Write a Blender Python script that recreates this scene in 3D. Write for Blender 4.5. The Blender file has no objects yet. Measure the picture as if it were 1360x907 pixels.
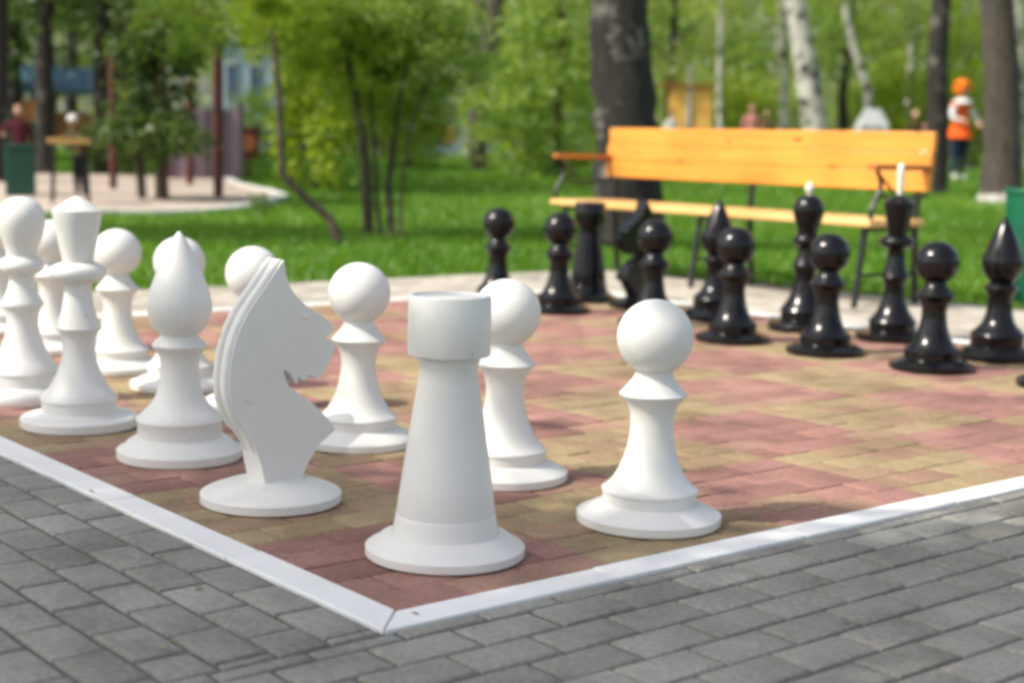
import bpy, bmesh, math, random
import numpy as np
from mathutils import Vector, Matrix
random.seed(7); RNG = np.random.default_rng(7)
S = bpy.context.scene; C = S.collection
# ------------------------------------------------------------------ camera model (metres, camera over the origin looking along +Y)
FPX, PITCH, ROLL, YAW = 1995.99, .1306, .0256, .8809
CJ, CI, CZ = -3.2912, -4.4538, 1.5442
SQ = .5; H = CZ * SQ
EI = Vector((-math.cos(YAW), math.sin(YAW), 0)); EJ = Vector((math.sin(YAW), math.cos(YAW), 0))
BANG = math.atan2(EI.y, EI.x)                       # board frame: local x along the ranks' row, local y towards the viewer's side
def terrain(x, y):
    t = min(max(y - 13, 0), 15)
    b = .03 * t if t < 15 else .45
    if y > 11: b += .012 * math.sin(x * .55 + 1.3) * math.sin(y * .4) * min((y - 11) / 4, 1)
    return b - .02
def ray(px, py):
    dx, dy = px - 680, py - 453.5
    x = dx * math.cos(ROLL) + dy * math.sin(ROLL); u = dx * math.sin(ROLL) - dy * math.cos(ROLL)
    return Vector((x / FPX, (FPX * math.cos(PITCH) + u * math.sin(PITCH)) / FPX, (-FPX * math.sin(PITCH) + u * math.cos(PITCH)) / FPX))
def G(px, py, z=0.):
    d = ray(px, py); return Vector((0, 0, H)) + d * ((z - H) / d.z)
def GT(px, py):                                     # a ground point on the rising lawn
    z = 0
    for _ in range(60):
        p = G(px, py, z); z = .5 * z + .5 * (terrain(p.x, p.y))
    return Vector((p.x, p.y, terrain(p.x, p.y)))
def at(px, py, Y):
    d = ray(px, py); return Vector((0, 0, H)) + d * (Y / d.y)
def onter(px, Y):                                   # ground point at depth Y below picture column px
    p = at(px, 200, Y); return Vector((p.x, Y, terrain(p.x, Y)))
def BD(j, i, z=0.): return EJ * ((j - CJ) * SQ) + EI * ((i - CI) * SQ) + Vector((0, 0, z))
def pxscale(P): return (P.y * math.cos(PITCH) + (H - P.z) * math.sin(PITCH)) / FPX

# ------------------------------------------------------------------ object helpers
def tag(o, label=None, cat=None, group=None, kind=None):
    if label: o['label'] = label
    if cat: o['category'] = cat
    if group: o['group'] = group
    if kind: o['kind'] = kind
    return o
def empty(name, loc, rz=0., label=None, cat=None, group=None):
    o = bpy.data.objects.new(name, None); C.objects.link(o); o.empty_display_size = .1
    o.location = loc; o.rotation_euler = (0, 0, rz)
    return tag(o, label, cat, group)
def link(name, me, m=None, parent=None):
    o = bpy.data.objects.new(name, me); C.objects.link(o)
    if m is not None and not me.materials: me.materials.append(m)
    if parent is not None: o.parent = parent
    return o
def finish(bm, name, m, parent=None, smooth=35, bevel=0, seg=2):
    me = bpy.data.meshes.new(name)
    bmesh.ops.recalc_face_normals(bm, faces=bm.faces)
    bm.to_mesh(me); bm.free()
    ms = m if isinstance(m, (list, tuple)) else [m]
    for q in ms: me.materials.append(q)
    if smooth:
        me.shade_smooth()
        me.set_sharp_from_angle(angle=math.radians(smooth))
    o = link(name, me, None, parent)
    if bevel:
        b = o.modifiers.new('bevel', 'BEVEL'); b.width = bevel; b.segments = seg; b.limit_method = 'ANGLE'; b.angle_limit = math.radians(40)
    return o
def add_box(bm, c, size, M=None, mi=0):
    r = bmesh.ops.create_cube(bm, size=1)
    T = Matrix.Translation(c) @ Matrix.Diagonal((*size, 1))
    if M is not None: T = M @ T
    bmesh.ops.transform(bm, matrix=T, verts=r['verts'])
    for f in {f for v in r['verts'] for f in v.link_faces}: f.material_index = mi
def add_tube(bm, pts, rad, seg=10, cap=True, wob=0., mi=0):
    pts = [Vector(p) for p in pts]; n = len(pts)
    rad = rad if isinstance(rad, (list, tuple)) else [rad] * n
    rings = []; ref = Vector((.13, 1, .07)).normalized()
    for k in range(n):
        t = (pts[min(k + 1, n - 1)] - pts[max(k - 1, 0)]).normalized()
        a = t.cross(ref)
        if a.length < .1: a = t.cross(Vector((1, 0, 0)))
        a.normalize(); b = t.cross(a).normalized()
        rings.append([bm.verts.new(pts[k] + (a * math.cos(q) + b * math.sin(q)) * rad[k] * (1 + (random.uniform(-wob, wob) if wob else 0)))
                      for q in [2 * math.pi * s / seg for s in range(seg)]])
    for k in range(n - 1):
        for s in range(seg):
            f = bm.faces.new((rings[k][s], rings[k][(s + 1) % seg], rings[k + 1][(s + 1) % seg], rings[k + 1][s])); f.material_index = mi
    if cap:
        bm.faces.new(rings[0]).material_index = mi; bm.faces.new(rings[-1]).material_index = mi
def add_lathe(bm, prof, seg=56, mi=0):
    rings = []
    for r, z in prof:
        if r < 1e-6: rings.append([bm.verts.new((0, 0, z))])
        else: rings.append([bm.verts.new((r * math.cos(2 * math.pi * s / seg), r * math.sin(2 * math.pi * s / seg), z)) for s in range(seg)])
    for a, b in zip(rings, rings[1:]):
        for s in range(seg):
            t = (s + 1) % seg
            if len(a) == 1 and len(b) == 1: continue
            if len(a) == 1: f = bm.faces.new((a[0], b[t], b[s]))
            elif len(b) == 1: f = bm.faces.new((a[s], a[t], b[0]))
            else: f = bm.faces.new((a[s], a[t], b[t], b[s]))
            f.material_index = mi
def add_ball(bm, c, r, seg=16, mi=0):
    q = bmesh.ops.create_uvsphere(bm, u_segments=seg, v_segments=max(6, seg // 2), radius=1)
    rr = r if isinstance(r, (tuple, list)) else (r, r, r)
    bmesh.ops.transform(bm, matrix=Matrix.Translation(c) @ Matrix.Diagonal((*rr, 1)), verts=q['verts'])
    for f in {f for v in q['verts'] for f in v.link_faces}: f.material_index = mi

# ------------------------------------------------------------------ materials
def new_mat(name):
    m = bpy.data.materials.new(name); m.use_nodes = True
    nt = m.node_tree; nt.nodes.clear()
    out = nt.nodes.new('ShaderNodeOutputMaterial'); return m, nt, out
def N(nt, typ, **kw):
    n = nt.nodes.new(typ)
    for k, v in kw.items():
        if hasattr(n, k): setattr(n, k, v)
        else: n.inputs[k].default_value = v
    return n
def rgb(c): return (c[0], c[1], c[2], 1)
def ramp(nt, fac, stops):
    r = nt.nodes.new('ShaderNodeValToRGB'); e = r.color_ramp.elements
    while len(e) < len(stops): e.new(.5)
    for k, (p, c) in enumerate(stops): e[k].position = p; e[k].color = rgb(c)
    nt.links.new(fac, r.inputs[0]); return r.outputs[0]
def paint(name, c1, c2=None, rough=.5, scale=6., bump=.15, bscale=60., spec=.5, coat=0., metal=0., wear=None):
    m, nt, out = new_mat(name); c2 = c2 or tuple(x * .82 for x in c1)
    p = N(nt, 'ShaderNodeBsdfPrincipled'); p.inputs['Roughness'].default_value = rough
    p.inputs['Specular IOR Level'].default_value = spec; p.inputs['Coat Weight'].default_value = coat; p.inputs['Metallic'].default_value = metal
    tc = N(nt, 'ShaderNodeTexCoord'); no = N(nt, 'ShaderNodeTexNoise', Scale=scale, Detail=6., Roughness=.6)
    nt.links.new(tc.outputs['Object'], no.inputs['Vector'])
    col = ramp(nt, no.outputs['Fac'], [(.3, c2), (.62, c1)])
    if wear:
        n2 = N(nt, 'ShaderNodeTexNoise', Scale=scale * 5, Detail=8., Roughness=.7); nt.links.new(tc.outputs['Object'], n2.inputs['Vector'])
        mk = ramp(nt, n2.outputs['Fac'], [(wear[1], (0, 0, 0)), (wear[1] + .05, (1, 1, 1))])
        mx = N(nt, 'ShaderNodeMix', data_type='RGBA'); mx.inputs[7].default_value = rgb(wear[0])
        nt.links.new(mk, mx.inputs[0]); nt.links.new(col, mx.inputs[6]); col = mx.outputs[2]
    nt.links.new(col, p.inputs['Base Color'])
    bn = N(nt, 'ShaderNodeTexNoise', Scale=bscale, Detail=4.); nt.links.new(tc.outputs['Object'], bn.inputs['Vector'])
    b = N(nt, 'ShaderNodeBump', Strength=bump, Distance=.004); nt.links.new(bn.outputs['Fac'], b.inputs['Height'])
    nt.links.new(b.outputs[0], p.inputs['Normal']); nt.links.new(p.outputs[0], out.inputs[0]); return m
def wood(name, c1, c2, axis=0, rough=.42):
    m, nt, out = new_mat(name); p = N(nt, 'ShaderNodeBsdfPrincipled', Roughness=rough); p.inputs['Coat Weight'].default_value = .15
    tc = N(nt, 'ShaderNodeTexCoord'); mp = N(nt, 'ShaderNodeMapping'); sc = [22, 22, 22]; sc[axis] = 1.3
    mp.inputs['Scale'].default_value = sc; nt.links.new(tc.outputs['Object'], mp.inputs[0])
    no = N(nt, 'ShaderNodeTexNoise', Scale=1.6, Detail=7., Roughness=.6, Distortion=1.1); nt.links.new(mp.outputs[0], no.inputs['Vector'])
    big = N(nt, 'ShaderNodeTexNoise', Scale=2.2, Detail=2.); nt.links.new(tc.outputs['Object'], big.inputs['Vector'])
    a = N(nt, 'ShaderNodeMath', operation='ADD'); nt.links.new(no.outputs['Fac'], a.inputs[0]); nt.links.new(big.outputs['Fac'], a.inputs[1])
    h = N(nt, 'ShaderNodeMath', operation='MULTIPLY'); h.inputs[1].default_value = .5; nt.links.new(a.outputs[0], h.inputs[0])
    col = ramp(nt, h.outputs[0], [(.34, c2), (.58, c1)])
    # knots
    mk = N(nt, 'ShaderNodeMapping'); s3 = [9, 9, 9]; s3[axis] = 3.2; mk.inputs['Scale'].default_value = s3; nt.links.new(tc.outputs['Object'], mk.inputs[0])
    vo = N(nt, 'ShaderNodeTexVoronoi', Scale=1.); nt.links.new(mk.outputs[0], vo.inputs['Vector'])
    kf = ramp(nt, vo.outputs['Distance'], [(.07, (1, 1, 1)), (.14, (0, 0, 0))])
    mx = N(nt, 'ShaderNodeMix', data_type='RGBA'); mx.inputs[7].default_value = rgb(tuple(x * .45 for x in c2)); nt.links.new(kf, mx.inputs[0]); nt.links.new(col, mx.inputs[6])
    nt.links.new(mx.outputs[2], p.inputs['Base Color'])
    b = N(nt, 'ShaderNodeBump', Strength=.25, Distance=.003); nt.links.new(no.outputs['Fac'], b.inputs['Height']); nt.links.new(b.outputs[0], p.inputs['Normal'])
    nt.links.new(p.outputs[0], out.inputs[0]); return m
def bark(name, c1, c2, c3=None, th=.5, scale=(7, 7, 1.6)):
    m, nt, out = new_mat(name); p = N(nt, 'ShaderNodeBsdfPrincipled', Roughness=.9)
    tc = N(nt, 'ShaderNodeTexCoord'); mp = N(nt, 'ShaderNodeMapping'); mp.inputs['Scale'].default_value = scale; nt.links.new(tc.outputs['Object'], mp.inputs[0])
    no = N(nt, 'ShaderNodeTexNoise', Scale=2.2, Detail=9., Roughness=.7, Distortion=.6); nt.links.new(mp.outputs[0], no.inputs['Vector'])
    col = ramp(nt, no.outputs['Fac'], [(.36, c2), (.62, c1)])
    if c3:
        n2 = N(nt, 'ShaderNodeTexNoise', Scale=3.2, Detail=5., Roughness=.65); nt.links.new(tc.outputs['Object'], n2.inputs['Vector'])
        mk = ramp(nt, n2.outputs['Fac'], [(th, (0, 0, 0)), (th + .06, (1, 1, 1))])
        mx = N(nt, 'ShaderNodeMix', data_type='RGBA'); mx.inputs[7].default_value = rgb(c3); nt.links.new(mk, mx.inputs[0]); nt.links.new(col, mx.inputs[6]); col = mx.outputs[2]
    nt.links.new(col, p.inputs['Base Color'])
    b = N(nt, 'ShaderNodeBump', Strength=.9, Distance=.03); nt.links.new(no.outputs['Fac'], b.inputs['Height']); nt.links.new(b.outputs[0], p.inputs['Normal'])
    nt.links.new(p.outputs[0], out.inputs[0]); return m
def leafmat(name, dark, mid, light, trans=.45):
    m, nt, out = new_mat(name)
    at_ = N(nt, 'ShaderNodeAttribute', attribute_name='rnd'); oi = N(nt, 'ShaderNodeObjectInfo')
    a = N(nt, 'ShaderNodeMath', operation='MULTIPLY_ADD'); a.inputs[1].default_value = .8; nt.links.new(at_.outputs['Fac'], a.inputs[0])
    b = N(nt, 'ShaderNodeMath', operation='MULTIPLY'); b.inputs[1].default_value = .2; nt.links.new(oi.outputs['Random'], b.inputs[0]); nt.links.new(b.outputs[0], a.inputs[2])
    col = ramp(nt, a.outputs[0], [(.05, dark), (.5, mid), (.95, light)])
    d = N(nt, 'ShaderNodeBsdfDiffuse'); t = N(nt, 'ShaderNodeBsdfTranslucent'); g = N(nt, 'ShaderNodeBsdfGlossy', Roughness=.45)
    g.inputs['Color'].default_value = (.6, .6, .6, 1)
    mu = N(nt, 'ShaderNodeMix', data_type='RGBA', blend_type='MULTIPLY'); mu.inputs[0].default_value = 1; mu.inputs[7].default_value = (1.35, 1.25, .5, 1); nt.links.new(col, mu.inputs[6])
    nt.links.new(col, d.inputs[0]); nt.links.new(mu.outputs[2], t.inputs[0])
    m1 = N(nt, 'ShaderNodeMixShader'); m1.inputs[0].default_value = trans; nt.links.new(d.outputs[0], m1.inputs[1]); nt.links.new(t.outputs[0], m1.inputs[2])
    m2 = N(nt, 'ShaderNodeMixShader'); m2.inputs[0].default_value = .05; nt.links.new(m1.outputs[0], m2.inputs[1]); nt.links.new(g.outputs[0], m2.inputs[2])
    nt.links.new(m2.outputs[0], out.inputs[0]); return m
def brickmat(name, colsets, rough=.85, stain=None):
    """colsets: one or two (dark, light) pairs picked by the face attribute sq; rnd varies each brick"""
    m, nt, out = new_mat(name); p = N(nt, 'ShaderNodeBsdfPrincipled', Roughness=rough); p.inputs['Specular IOR Level'].default_value = .3
    rn = N(nt, 'ShaderNodeAttribute', attribute_name='rnd'); sq = N(nt, 'ShaderNodeAttribute', attribute_name='sq')
    cs = [ramp(nt, rn.outputs['Fac'], st) for st in colsets]; col = cs[0]
    if len(cs) > 1:
        mx = N(nt, 'ShaderNodeMix', data_type='RGBA'); nt.links.new(sq.outputs['Fac'], mx.inputs[0]); nt.links.new(cs[0], mx.inputs[6]); nt.links.new(cs[1], mx.inputs[7]); col = mx.outputs[2]
    tc = N(nt, 'ShaderNodeTexCoord')
    n1 = N(nt, 'ShaderNodeTexNoise', Scale=3.1, Detail=6., Roughness=.62); nt.links.new(tc.outputs['Object'], n1.inputs['Vector'])
    v = ramp(nt, n1.outputs['Fac'], [(.3, (.62, .61, .59)), (.52, (.98, .98, .98)), (.72, (1.2, 1.2, 1.19))])
    mu = N(nt, 'ShaderNodeMix', data_type='RGBA', blend_type='MULTIPLY'); mu.inputs[0].default_value = 1; nt.links.new(col, mu.inputs[6]); nt.links.new(v, mu.inputs[7])
    n2 = N(nt, 'ShaderNodeTexNoise', Scale=85., Detail=5., Roughness=.7); nt.links.new(tc.outputs['Object'], n2.inputs['Vector'])
    v2 = ramp(nt, n2.outputs['Fac'], [(.3, (.72, .72, .72)), (.7, (1.2, 1.2, 1.2))])
    mu2 = N(nt, 'ShaderNodeMix', data_type='RGBA', blend_type='MULTIPLY'); mu2.inputs[0].default_value = 1; nt.links.new(mu.outputs[2], mu2.inputs[6]); nt.links.new(v2, mu2.inputs[7])
    last = mu2.outputs[2]
    if stain:
        n3 = N(nt, 'ShaderNodeTexNoise', Scale=1.7, Detail=7., Roughness=.7); nt.links.new(tc.outputs['Object'], n3.inputs['Vector'])
        mk = ramp(nt, n3.outputs['Fac'], [(.6, (0, 0, 0)), (.74, (.5, .5, .5))])
        m3 = N(nt, 'ShaderNodeMix', data_type='RGBA'); m3.inputs[7].default_value = rgb(stain); nt.links.new(mk, m3.inputs[0]); nt.links.new(last, m3.inputs[6]); last = m3.outputs[2]
    nt.links.new(last, p.inputs['Base Color'])
    b = N(nt, 'ShaderNodeBump', Strength=.55, Distance=.003); nt.links.new(n2.outputs['Fac'], b.inputs['Height']); nt.links.new(b.outputs[0], p.inputs['Normal'])
    nt.links.new(p.outputs[0], out.inputs[0]); return m

WHITE = paint('white_paint', (.77, .762, .722), (.715, .705, .665), rough=.4, scale=5, bump=.12, bscale=35, wear=((.62, .60, .55), .63))
BLACK = paint('black_gloss_paint', (.0045, .0045, .0055), (.007, .007, .008), rough=.17, scale=8, bump=.05, bscale=30, spec=.38)
CREAM = paint('cream_finial', (.78, .74, .62), rough=.5)
KERBW = paint('kerb_white', (.86, .855, .83), (.74, .735, .71), rough=.7, scale=4, bump=.5, bscale=90, wear=((.40, .39, .37), .66))
PINE = wood('varnished_pine', (.78, .33, .05), (.60, .215, .028))
PINESEAT = wood('weathered_pine', (.80, .50, .19), (.68, .38, .12))
PINEEND = wood('pine_armrest', (.52, .17, .03), (.36, .10, .02), axis=1)
IRON = paint('black_iron', (.012, .012, .013), rough=.4, bump=.2)
GREYBRICK = brickmat('grey_pavers', [[(0, (.25, .243, .212)), (.5, (.285, .277, .242)), (1, (.33, .32, .282))]], stain=(.20, .19, .15))
LIGHTBRICK = brickmat('light_pavers', [[(0, (.40, .36, .30)), (.5, (.46, .42, .36)), (1, (.52, .48, .41))]])
BOARDBRICK = brickmat('board_bricks', [[(0, (.27, .14, .115)), (.35, (.325, .17, .14)), (.8, (.37, .20, .165)), (1, (.355, .235, .155))],
                                       [(0, (.32, .205, .13)), (.4, (.335, .25, .14)), (.85, (.37, .285, .16)), (1, (.345, .205, .145))]], stain=(.17, .12, .09))
JOINT = paint('joint_sand', (.15, .14, .12), (.09, .083, .072), rough=.95, scale=40, bump=.6)
DIRT = paint('lawn_soil', (.11, .20, .03), (.075, .14, .022), rough=.95, scale=1.1, bump=.5, bscale=30, spec=.1)
SAND = paint('play_sand', (.48, .40, .34), (.38, .31, .26), rough=.95, scale=2, bump=.4, spec=.2)
ASPH = paint('path_asphalt', (.24, .25, .27), (.19, .20, .22), rough=.9, scale=3)
GRASS = leafmat('grass_blades', (.065, .17, .010), (.115, .26, .015), (.20, .36, .03), .4)
LEAF_LIME = leafmat('leaf_lime', (.14, .23, .02), (.28, .40, .038), (.46, .56, .08), .58)
LEAF_MID = leafmat('leaf_mid', (.12, .22, .05), (.25, .38, .085), (.42, .53, .17), .6)
LEAF_OLIVE = leafmat('leaf_olive', (.19, .28, .10), (.35, .45, .16), (.53, .60, .28), .6)
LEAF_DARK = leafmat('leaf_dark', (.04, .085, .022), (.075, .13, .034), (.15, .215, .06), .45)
BARKDARK = bark('bark_dark', (.034, .029, .025), (.010, .009, .008), (.15, .14, .128), .57)
BARKGREY = bark('bark_grey', (.10, .08, .065), (.035, .029, .025))
BARKTHIN = bark('bark_thin', (.10, .075, .05), (.04, .03, .02), scale=(14, 14, 3))
BIRCH = bark('bark_birch', (.62, .60, .55), (.40, .38, .34), (.035, .03, .028), .53, scale=(3, 3, 7))
LIME = paint('whitewash', (.5, .48, .45), (.33, .31, .29), rough=.9)
GREENBIN = paint('green_bin_paint', (.006, .125, .06), rough=.4)
DKGREEN = paint('dark_green_paint', (.01, .07, .045), rough=.45)
REDPOST = paint('dark_red_paint', (.10, .02, .016), rough=.5)
MAUVE = paint('mauve_sheet', (.27, .19, .24), rough=.6)
BLUE = paint('blue_panel', (.07, .15, .24), rough=.5)
ORANGE = paint('orange_panel', (.40, .15, .04), rough=.5)
YELLOW = paint('yellow_panel', (.80, .45, .10), rough=.55)
TAN = wood('tan_table_top', (.58, .34, .11), (.45, .25, .07))
PALE = paint('pale_wall', (.27, .36, .43), (.22, .30, .37), rough=.8)
GLASS = paint('window_glass', (.05, .09, .14), rough=.1)
GREYT = paint('grey_fabric', (.42, .44, .45), rough=.8)
RED = paint('red_panel', (.55, .05, .02), rough=.5)
SKIN = paint('skin', (.62, .36, .25), rough=.6, bump=.05)
DARKEYE = paint('eye_dark', (.02, .015, .012), rough=.3)

# ------------------------------------------------------------------ ground
def axis_pts(lo, hi, near, step, far):
    a = [near[0]]
    while a[-1] < near[1]: a.append(a[-1] + step)
    s = step
    while a[-1] < hi: s *= far; a.append(a[-1] + s)
    s = step
    while a[0] > lo: s *= far; a.insert(0, a[0] - s)
    return a
xs = axis_pts(-900, 900, (-12, 12), .8, 1.35); ys = axis_pts(-600, 1200, (-2, 32), .8, 1.35)
bm = bmesh.new(); gr = [[bm.verts.new((x, y, terrain(x, y) - (.03 if y < 7 else 0))) for x in xs] for y in ys]
for a, b in zip(gr, gr[1:]):
    for k in range(len(xs) - 1): bm.faces.new((a[k], a[k + 1], b[k + 1], b[k]))
tag(finish(bm, 'lawn_ground', DIRT, smooth=60), 'green lawn ground reaching back under the trees', 'ground', kind='structure')

def clip(poly, a, b, c):                            # keep a*x+b*y<=c
    o = []
    for k in range(len(poly)):
        p, q = poly[k], poly[(k + 1) % len(poly)]; dp = a * p[0] + b * p[1] - c; dq = a * q[0] + b * q[1] - c
        if dp <= 0: o.append(p)
        if (dp < 0 < dq) or (dq < 0 < dp):
            t = dp / (dp - dq); o.append((p[0] + (q[0] - p[0]) * t, p[1] + (q[1] - p[1]) * t))
    return o
def area(p): return abs(sum(p[k][0] * p[(k + 1) % len(p)][1] - p[(k + 1) % len(p)][0] * p[k][1] for k in range(len(p)))) / 2
class Bricks:
    def __init__(s): s.v = []; s.f = []; s.rnd = []; s.sq = []
    def add(s, poly, sq=0., gap=.003, deep=1.):
        if len(poly) < 3 or area(poly) < .0001: return
        if sum(poly[k][0] * poly[(k + 1) % len(poly)][1] - poly[(k + 1) % len(poly)][0] * poly[k][1] for k in range(len(poly))) < 0: poly = poly[::-1]
        n = len(poly); cx = sum(p[0] for p in poly) / n; cy = sum(p[1] for p in poly) / n
        rx = max(abs(p[0] - cx) for p in poly); ry = max(abs(p[1] - cy) for p in poly)
        dz = random.uniform(-.0022, .0012); tx, ty = random.uniform(-.008, .008), random.uniform(-.008, .008)
        r = random.random(); b = len(s.v)
        for ins, z in ((gap, -.02), (gap, -.0055 * deep), (gap + .003, -.0016 * deep), (gap + .008, 0.)):
            kx, ky = 1 - ins / max(rx, .01), 1 - ins / max(ry, .01)
            for p in poly:
                x, y = cx + (p[0] - cx) * kx, cy + (p[1] - cy) * ky
                s.v.append((x, y, z + dz + (x - cx) * tx + (y - cy) * ty))
        for L in range(3):
            for k in range(n): s.f.append((b + L * n + k, b + L * n + (k + 1) % n, b + (L + 1) * n + (k + 1) % n, b + (L + 1) * n + k)); s.rnd.append(r); s.sq.append(sq)
        s.f.append(tuple(b + 3 * n + k for k in range(n))); s.rnd.append(r); s.sq.append(sq)
    def build(s, name, m):
        me = bpy.data.meshes.new(name); me.from_pydata(s.v, [], s.f)
        for nm, d in (('rnd', s.rnd), ('sq', s.sq)):
            a = me.attributes.new(nm, 'FLOAT', 'FACE'); a.data.foreach_set('value', d)
        me.shade_smooth(); me.set_sharp_from_angle(angle=math.radians(50))
        o = link(name, me, m); o.location = BD(0, 0); o.rotation_euler = (0, 0, BANG); return o
# local board coords: x = i*SQ, y = -j*SQ
def rows(x0, x1, y0, y1, L, Wd, along, off=.5):
    out = []
    if along == 'y':
        k = 0; x = x0
        while x < x1 - 1e-6:
            y = y0 - L * ((k * off) % 1.0)
            while y < y1: out.append([(x, y), (x + Wd, y), (x + Wd, y + L), (x, y + L)]); y += L
            x += Wd; k += 1
    else:
        for p in rows(y0, y1, x0, x1, L, Wd, 'y', off): out.append([(b, a) for a, b in p][::-1])
    return out
E0, E1 = -.5 * SQ, 7.5 * SQ                         # board limits along x; along y they run -E1..-E0
KW = .078
bb = Bricks()
for p in rows(E0, E1, -E1, -E0, SQ / 3, .1, 'y'):
    # keep inside the board
    for cut in ((1, 0, E1), (-1, 0, -E0), (0, 1, -E0), (0, -1, E1)): p = clip(p, *cut)
    # split at the square borders
    if len(p) < 3: continue
    i = math.floor((sum(q[0] for q in p) / len(p) - E0) / SQ + 1e-6)
    y_ = [q[1] for q in p]; j0 = math.floor((-max(y_) - E0) / SQ + 1e-4); j1 = math.floor((-min(y_) - E0) / SQ - 1e-4)
    for jj in range(j0 - 1, j1 + 2):
        q = clip(clip(p, 0, 1, -E0 - jj * SQ), 0, -1, E0 + (jj + 1) * SQ)
        bb.add(q, float((i + jj) % 2), gap=.0013, deep=.6)
tag(bb.build('chessboard_paving', BOARDBRICK), 'red and yellow brick chessboard laid in the paving', 'chessboard', kind='structure')
pv = Bricks(); pl = Bricks(); O0, O1 = E0 - KW, E1 + KW
X0, X1, Y0, Y1 = -3.6, 9.55 * SQ, -5.3, 3.4
def edge_y(x): return -(9.75 + (9.2 - x / SQ) * .14) * SQ       # the lawn's edge beyond the far side
for p in rows(X0, X1, -O0, Y1, .15, .095, 'x'):         # viewer's side strip: rows along the border
    pv.add(clip(clip(p, -1, 0, -O0), 1, 0, X1), gap=.0042)
for p in rows(X0, O0, Y0, Y1, .165, .095, 'y'):          # the other border's strip
    pv.add(clip(p, 1, 0, O0), gap=.0042)
for p in rows(O0, X1, Y0 - .6, -O1, .2, .1, 'x'):    # beyond the far side
    p = clip(clip(p, 0, 1, -O1), 1, 0, X1)
    if len(p) > 2 and min(q[1] for q in p) > edge_y(sum(q[0] for q in p) / len(p)): pl.add(p)
for p in rows(O1, X1, -O1, -O0, .2, .1, 'y'):
    p = clip(clip(clip(p, 0, -1, O1), 0, 1, -O0), 1, 0, X1); pl.add(p)
tag(pv.build('grey_paving', GREYBRICK), 'grey concrete block paving round the chessboard', 'paving', kind='structure')
tag(pl.build('light_paving', LIGHTBRICK), 'light beige block paving strip between the chessboard and the lawn', 'paving', kind='structure')
bm = bmesh.new(); add_box(bm, ((X0 + X1) / 2, (Y0 + Y1) / 2, -.0135), (X1 - X0, Y1 - Y0, .014))
o = finish(bm, 'paving_bed', JOINT, smooth=0); o.location = BD(0, 0); o.rotation_euler = (0, 0, BANG); tag(o, 'dark sand in the joints of the paving', 'sand', kind='structure')
# white border stones
bm = bmesh.new()
def stone(poly, h):
    lo = [bm.verts.new((x, y, -.05)) for x, y in poly]; hi = [bm.verts.new((x, y, h)) for x, y in poly]; n = len(poly)
    bm.faces.new(lo); bm.faces.new(hi)
    for k in range(n): bm.faces.new((lo[k], lo[(k + 1) % n], hi[(k + 1) % n], hi[k]))
def stones(flip_x, flip_y, swap, L=.5):            # one side, drawn along +x from the origin corner, mitred at both ends
    S_ = O1 - O0; n = round(S_ / L); g = .0008
    for k in range(n):
        a, b_ = S_ * k / n, S_ * (k + 1) / n; w, w2 = random.uniform(-.001, .001), random.uniform(-.004, .004)
        p = [(a + g if k else a, .002 + w), (b_ - g if k < n - 1 else b_, .002 + w), (b_ - g if k < n - 1 else b_, KW - .003 + w2), (a + g if k else a, KW - .003 + w2)]
        p = clip(clip(p, -1, 1, -.002), 1, 1, S_ - .002)
        q = []
        for x, y in p:
            if swap: x, y = y, x
            x, y = (S_ - x if flip_x else x), (S_ - y if flip_y else y)
            q.append((O0 + x, -O1 + y))
        stone(q, random.uniform(.0025, .004))
stones(0, 0, 0); stones(0, 1, 0); stones(0, 0, 1); stones(1, 0, 1)
o = finish(bm, 'white_border_kerb', KERBW, bevel=.003, smooth=40); o.location = BD(0, 0); o.rotation_euler = (0, 0, BANG)
tag(o, 'white painted kerb stones framing the chessboard', 'kerb', kind='structure')

bm = bmesh.new(); rg = random.Random(3)
for k in range(130):
    x, y = rg.uniform(-1.6, 2.2), rg.uniform(1.9, 6.5); a = rg.uniform(0, 6.28); r = rg.uniform(.003, .011) * (1 if y > 2.4 else .7)
    q = [bm.verts.new((x + r * math.cos(a + t) * e, y + r * math.sin(a + t) * e, .004 + rg.uniform(0, .004))) for t, e in ((0, 1.4), (1.5, .6), (3.1, 1.3), (4.7, .55))]
    bm.faces.new(q)
tag(finish(bm, 'leaf_litter', paint('litter', (.30, .24, .13), (.14, .10, .05), scale=3), smooth=0), 'scattered bits of dry leaf and grit on the paving', 'litter', kind='stuff')
# the sand's outline, then grass blades beyond the paving
kp = [GT(*q) for q in ((-60, 288), (60, 288), (150, 287), (220, 287), (290, 283), (335, 277), (366, 268))]
kp += [kp[-1] + Vector((.02, .35, 0)), kp[-1] + Vector((-.3, 1.2, 0)), kp[-1] + Vector((-.8, 2.2, 0)), kp[-1] + Vector((-1.3, 3.9, 0))]
def spline(P, n=6):
    out = []
    for k in range(len(P) - 1):
        a, b, c, d = P[max(k - 1, 0)], P[k], P[k + 1], P[min(k + 2, len(P) - 1)]
        for q in range(n):
            t = q / n; out.append(.5 * (2 * b + (c - a) * t + (2 * a - 5 * b + 4 * c - d) * t * t + (3 * b - a - 3 * c + d) * t ** 3))
    out.append(P[-1]); return out
ks = spline(kp)
def in_sand(P):
    poly = [(p.x, p.y) for p in ks] + [(-9.5, 19.1), (-30, 19.1), (-30, ks[0].y)]; c = np.zeros(len(P), bool)
    for a, b in zip(poly, poly[1:] + poly[:1]):
        m = ((a[1] > P[:, 1]) != (b[1] > P[:, 1])) & (P[:, 0] < (b[0] - a[0]) * (P[:, 1] - a[1]) / (b[1] - a[1] + 1e-12) + a[0]); c ^= m
    return c
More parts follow.
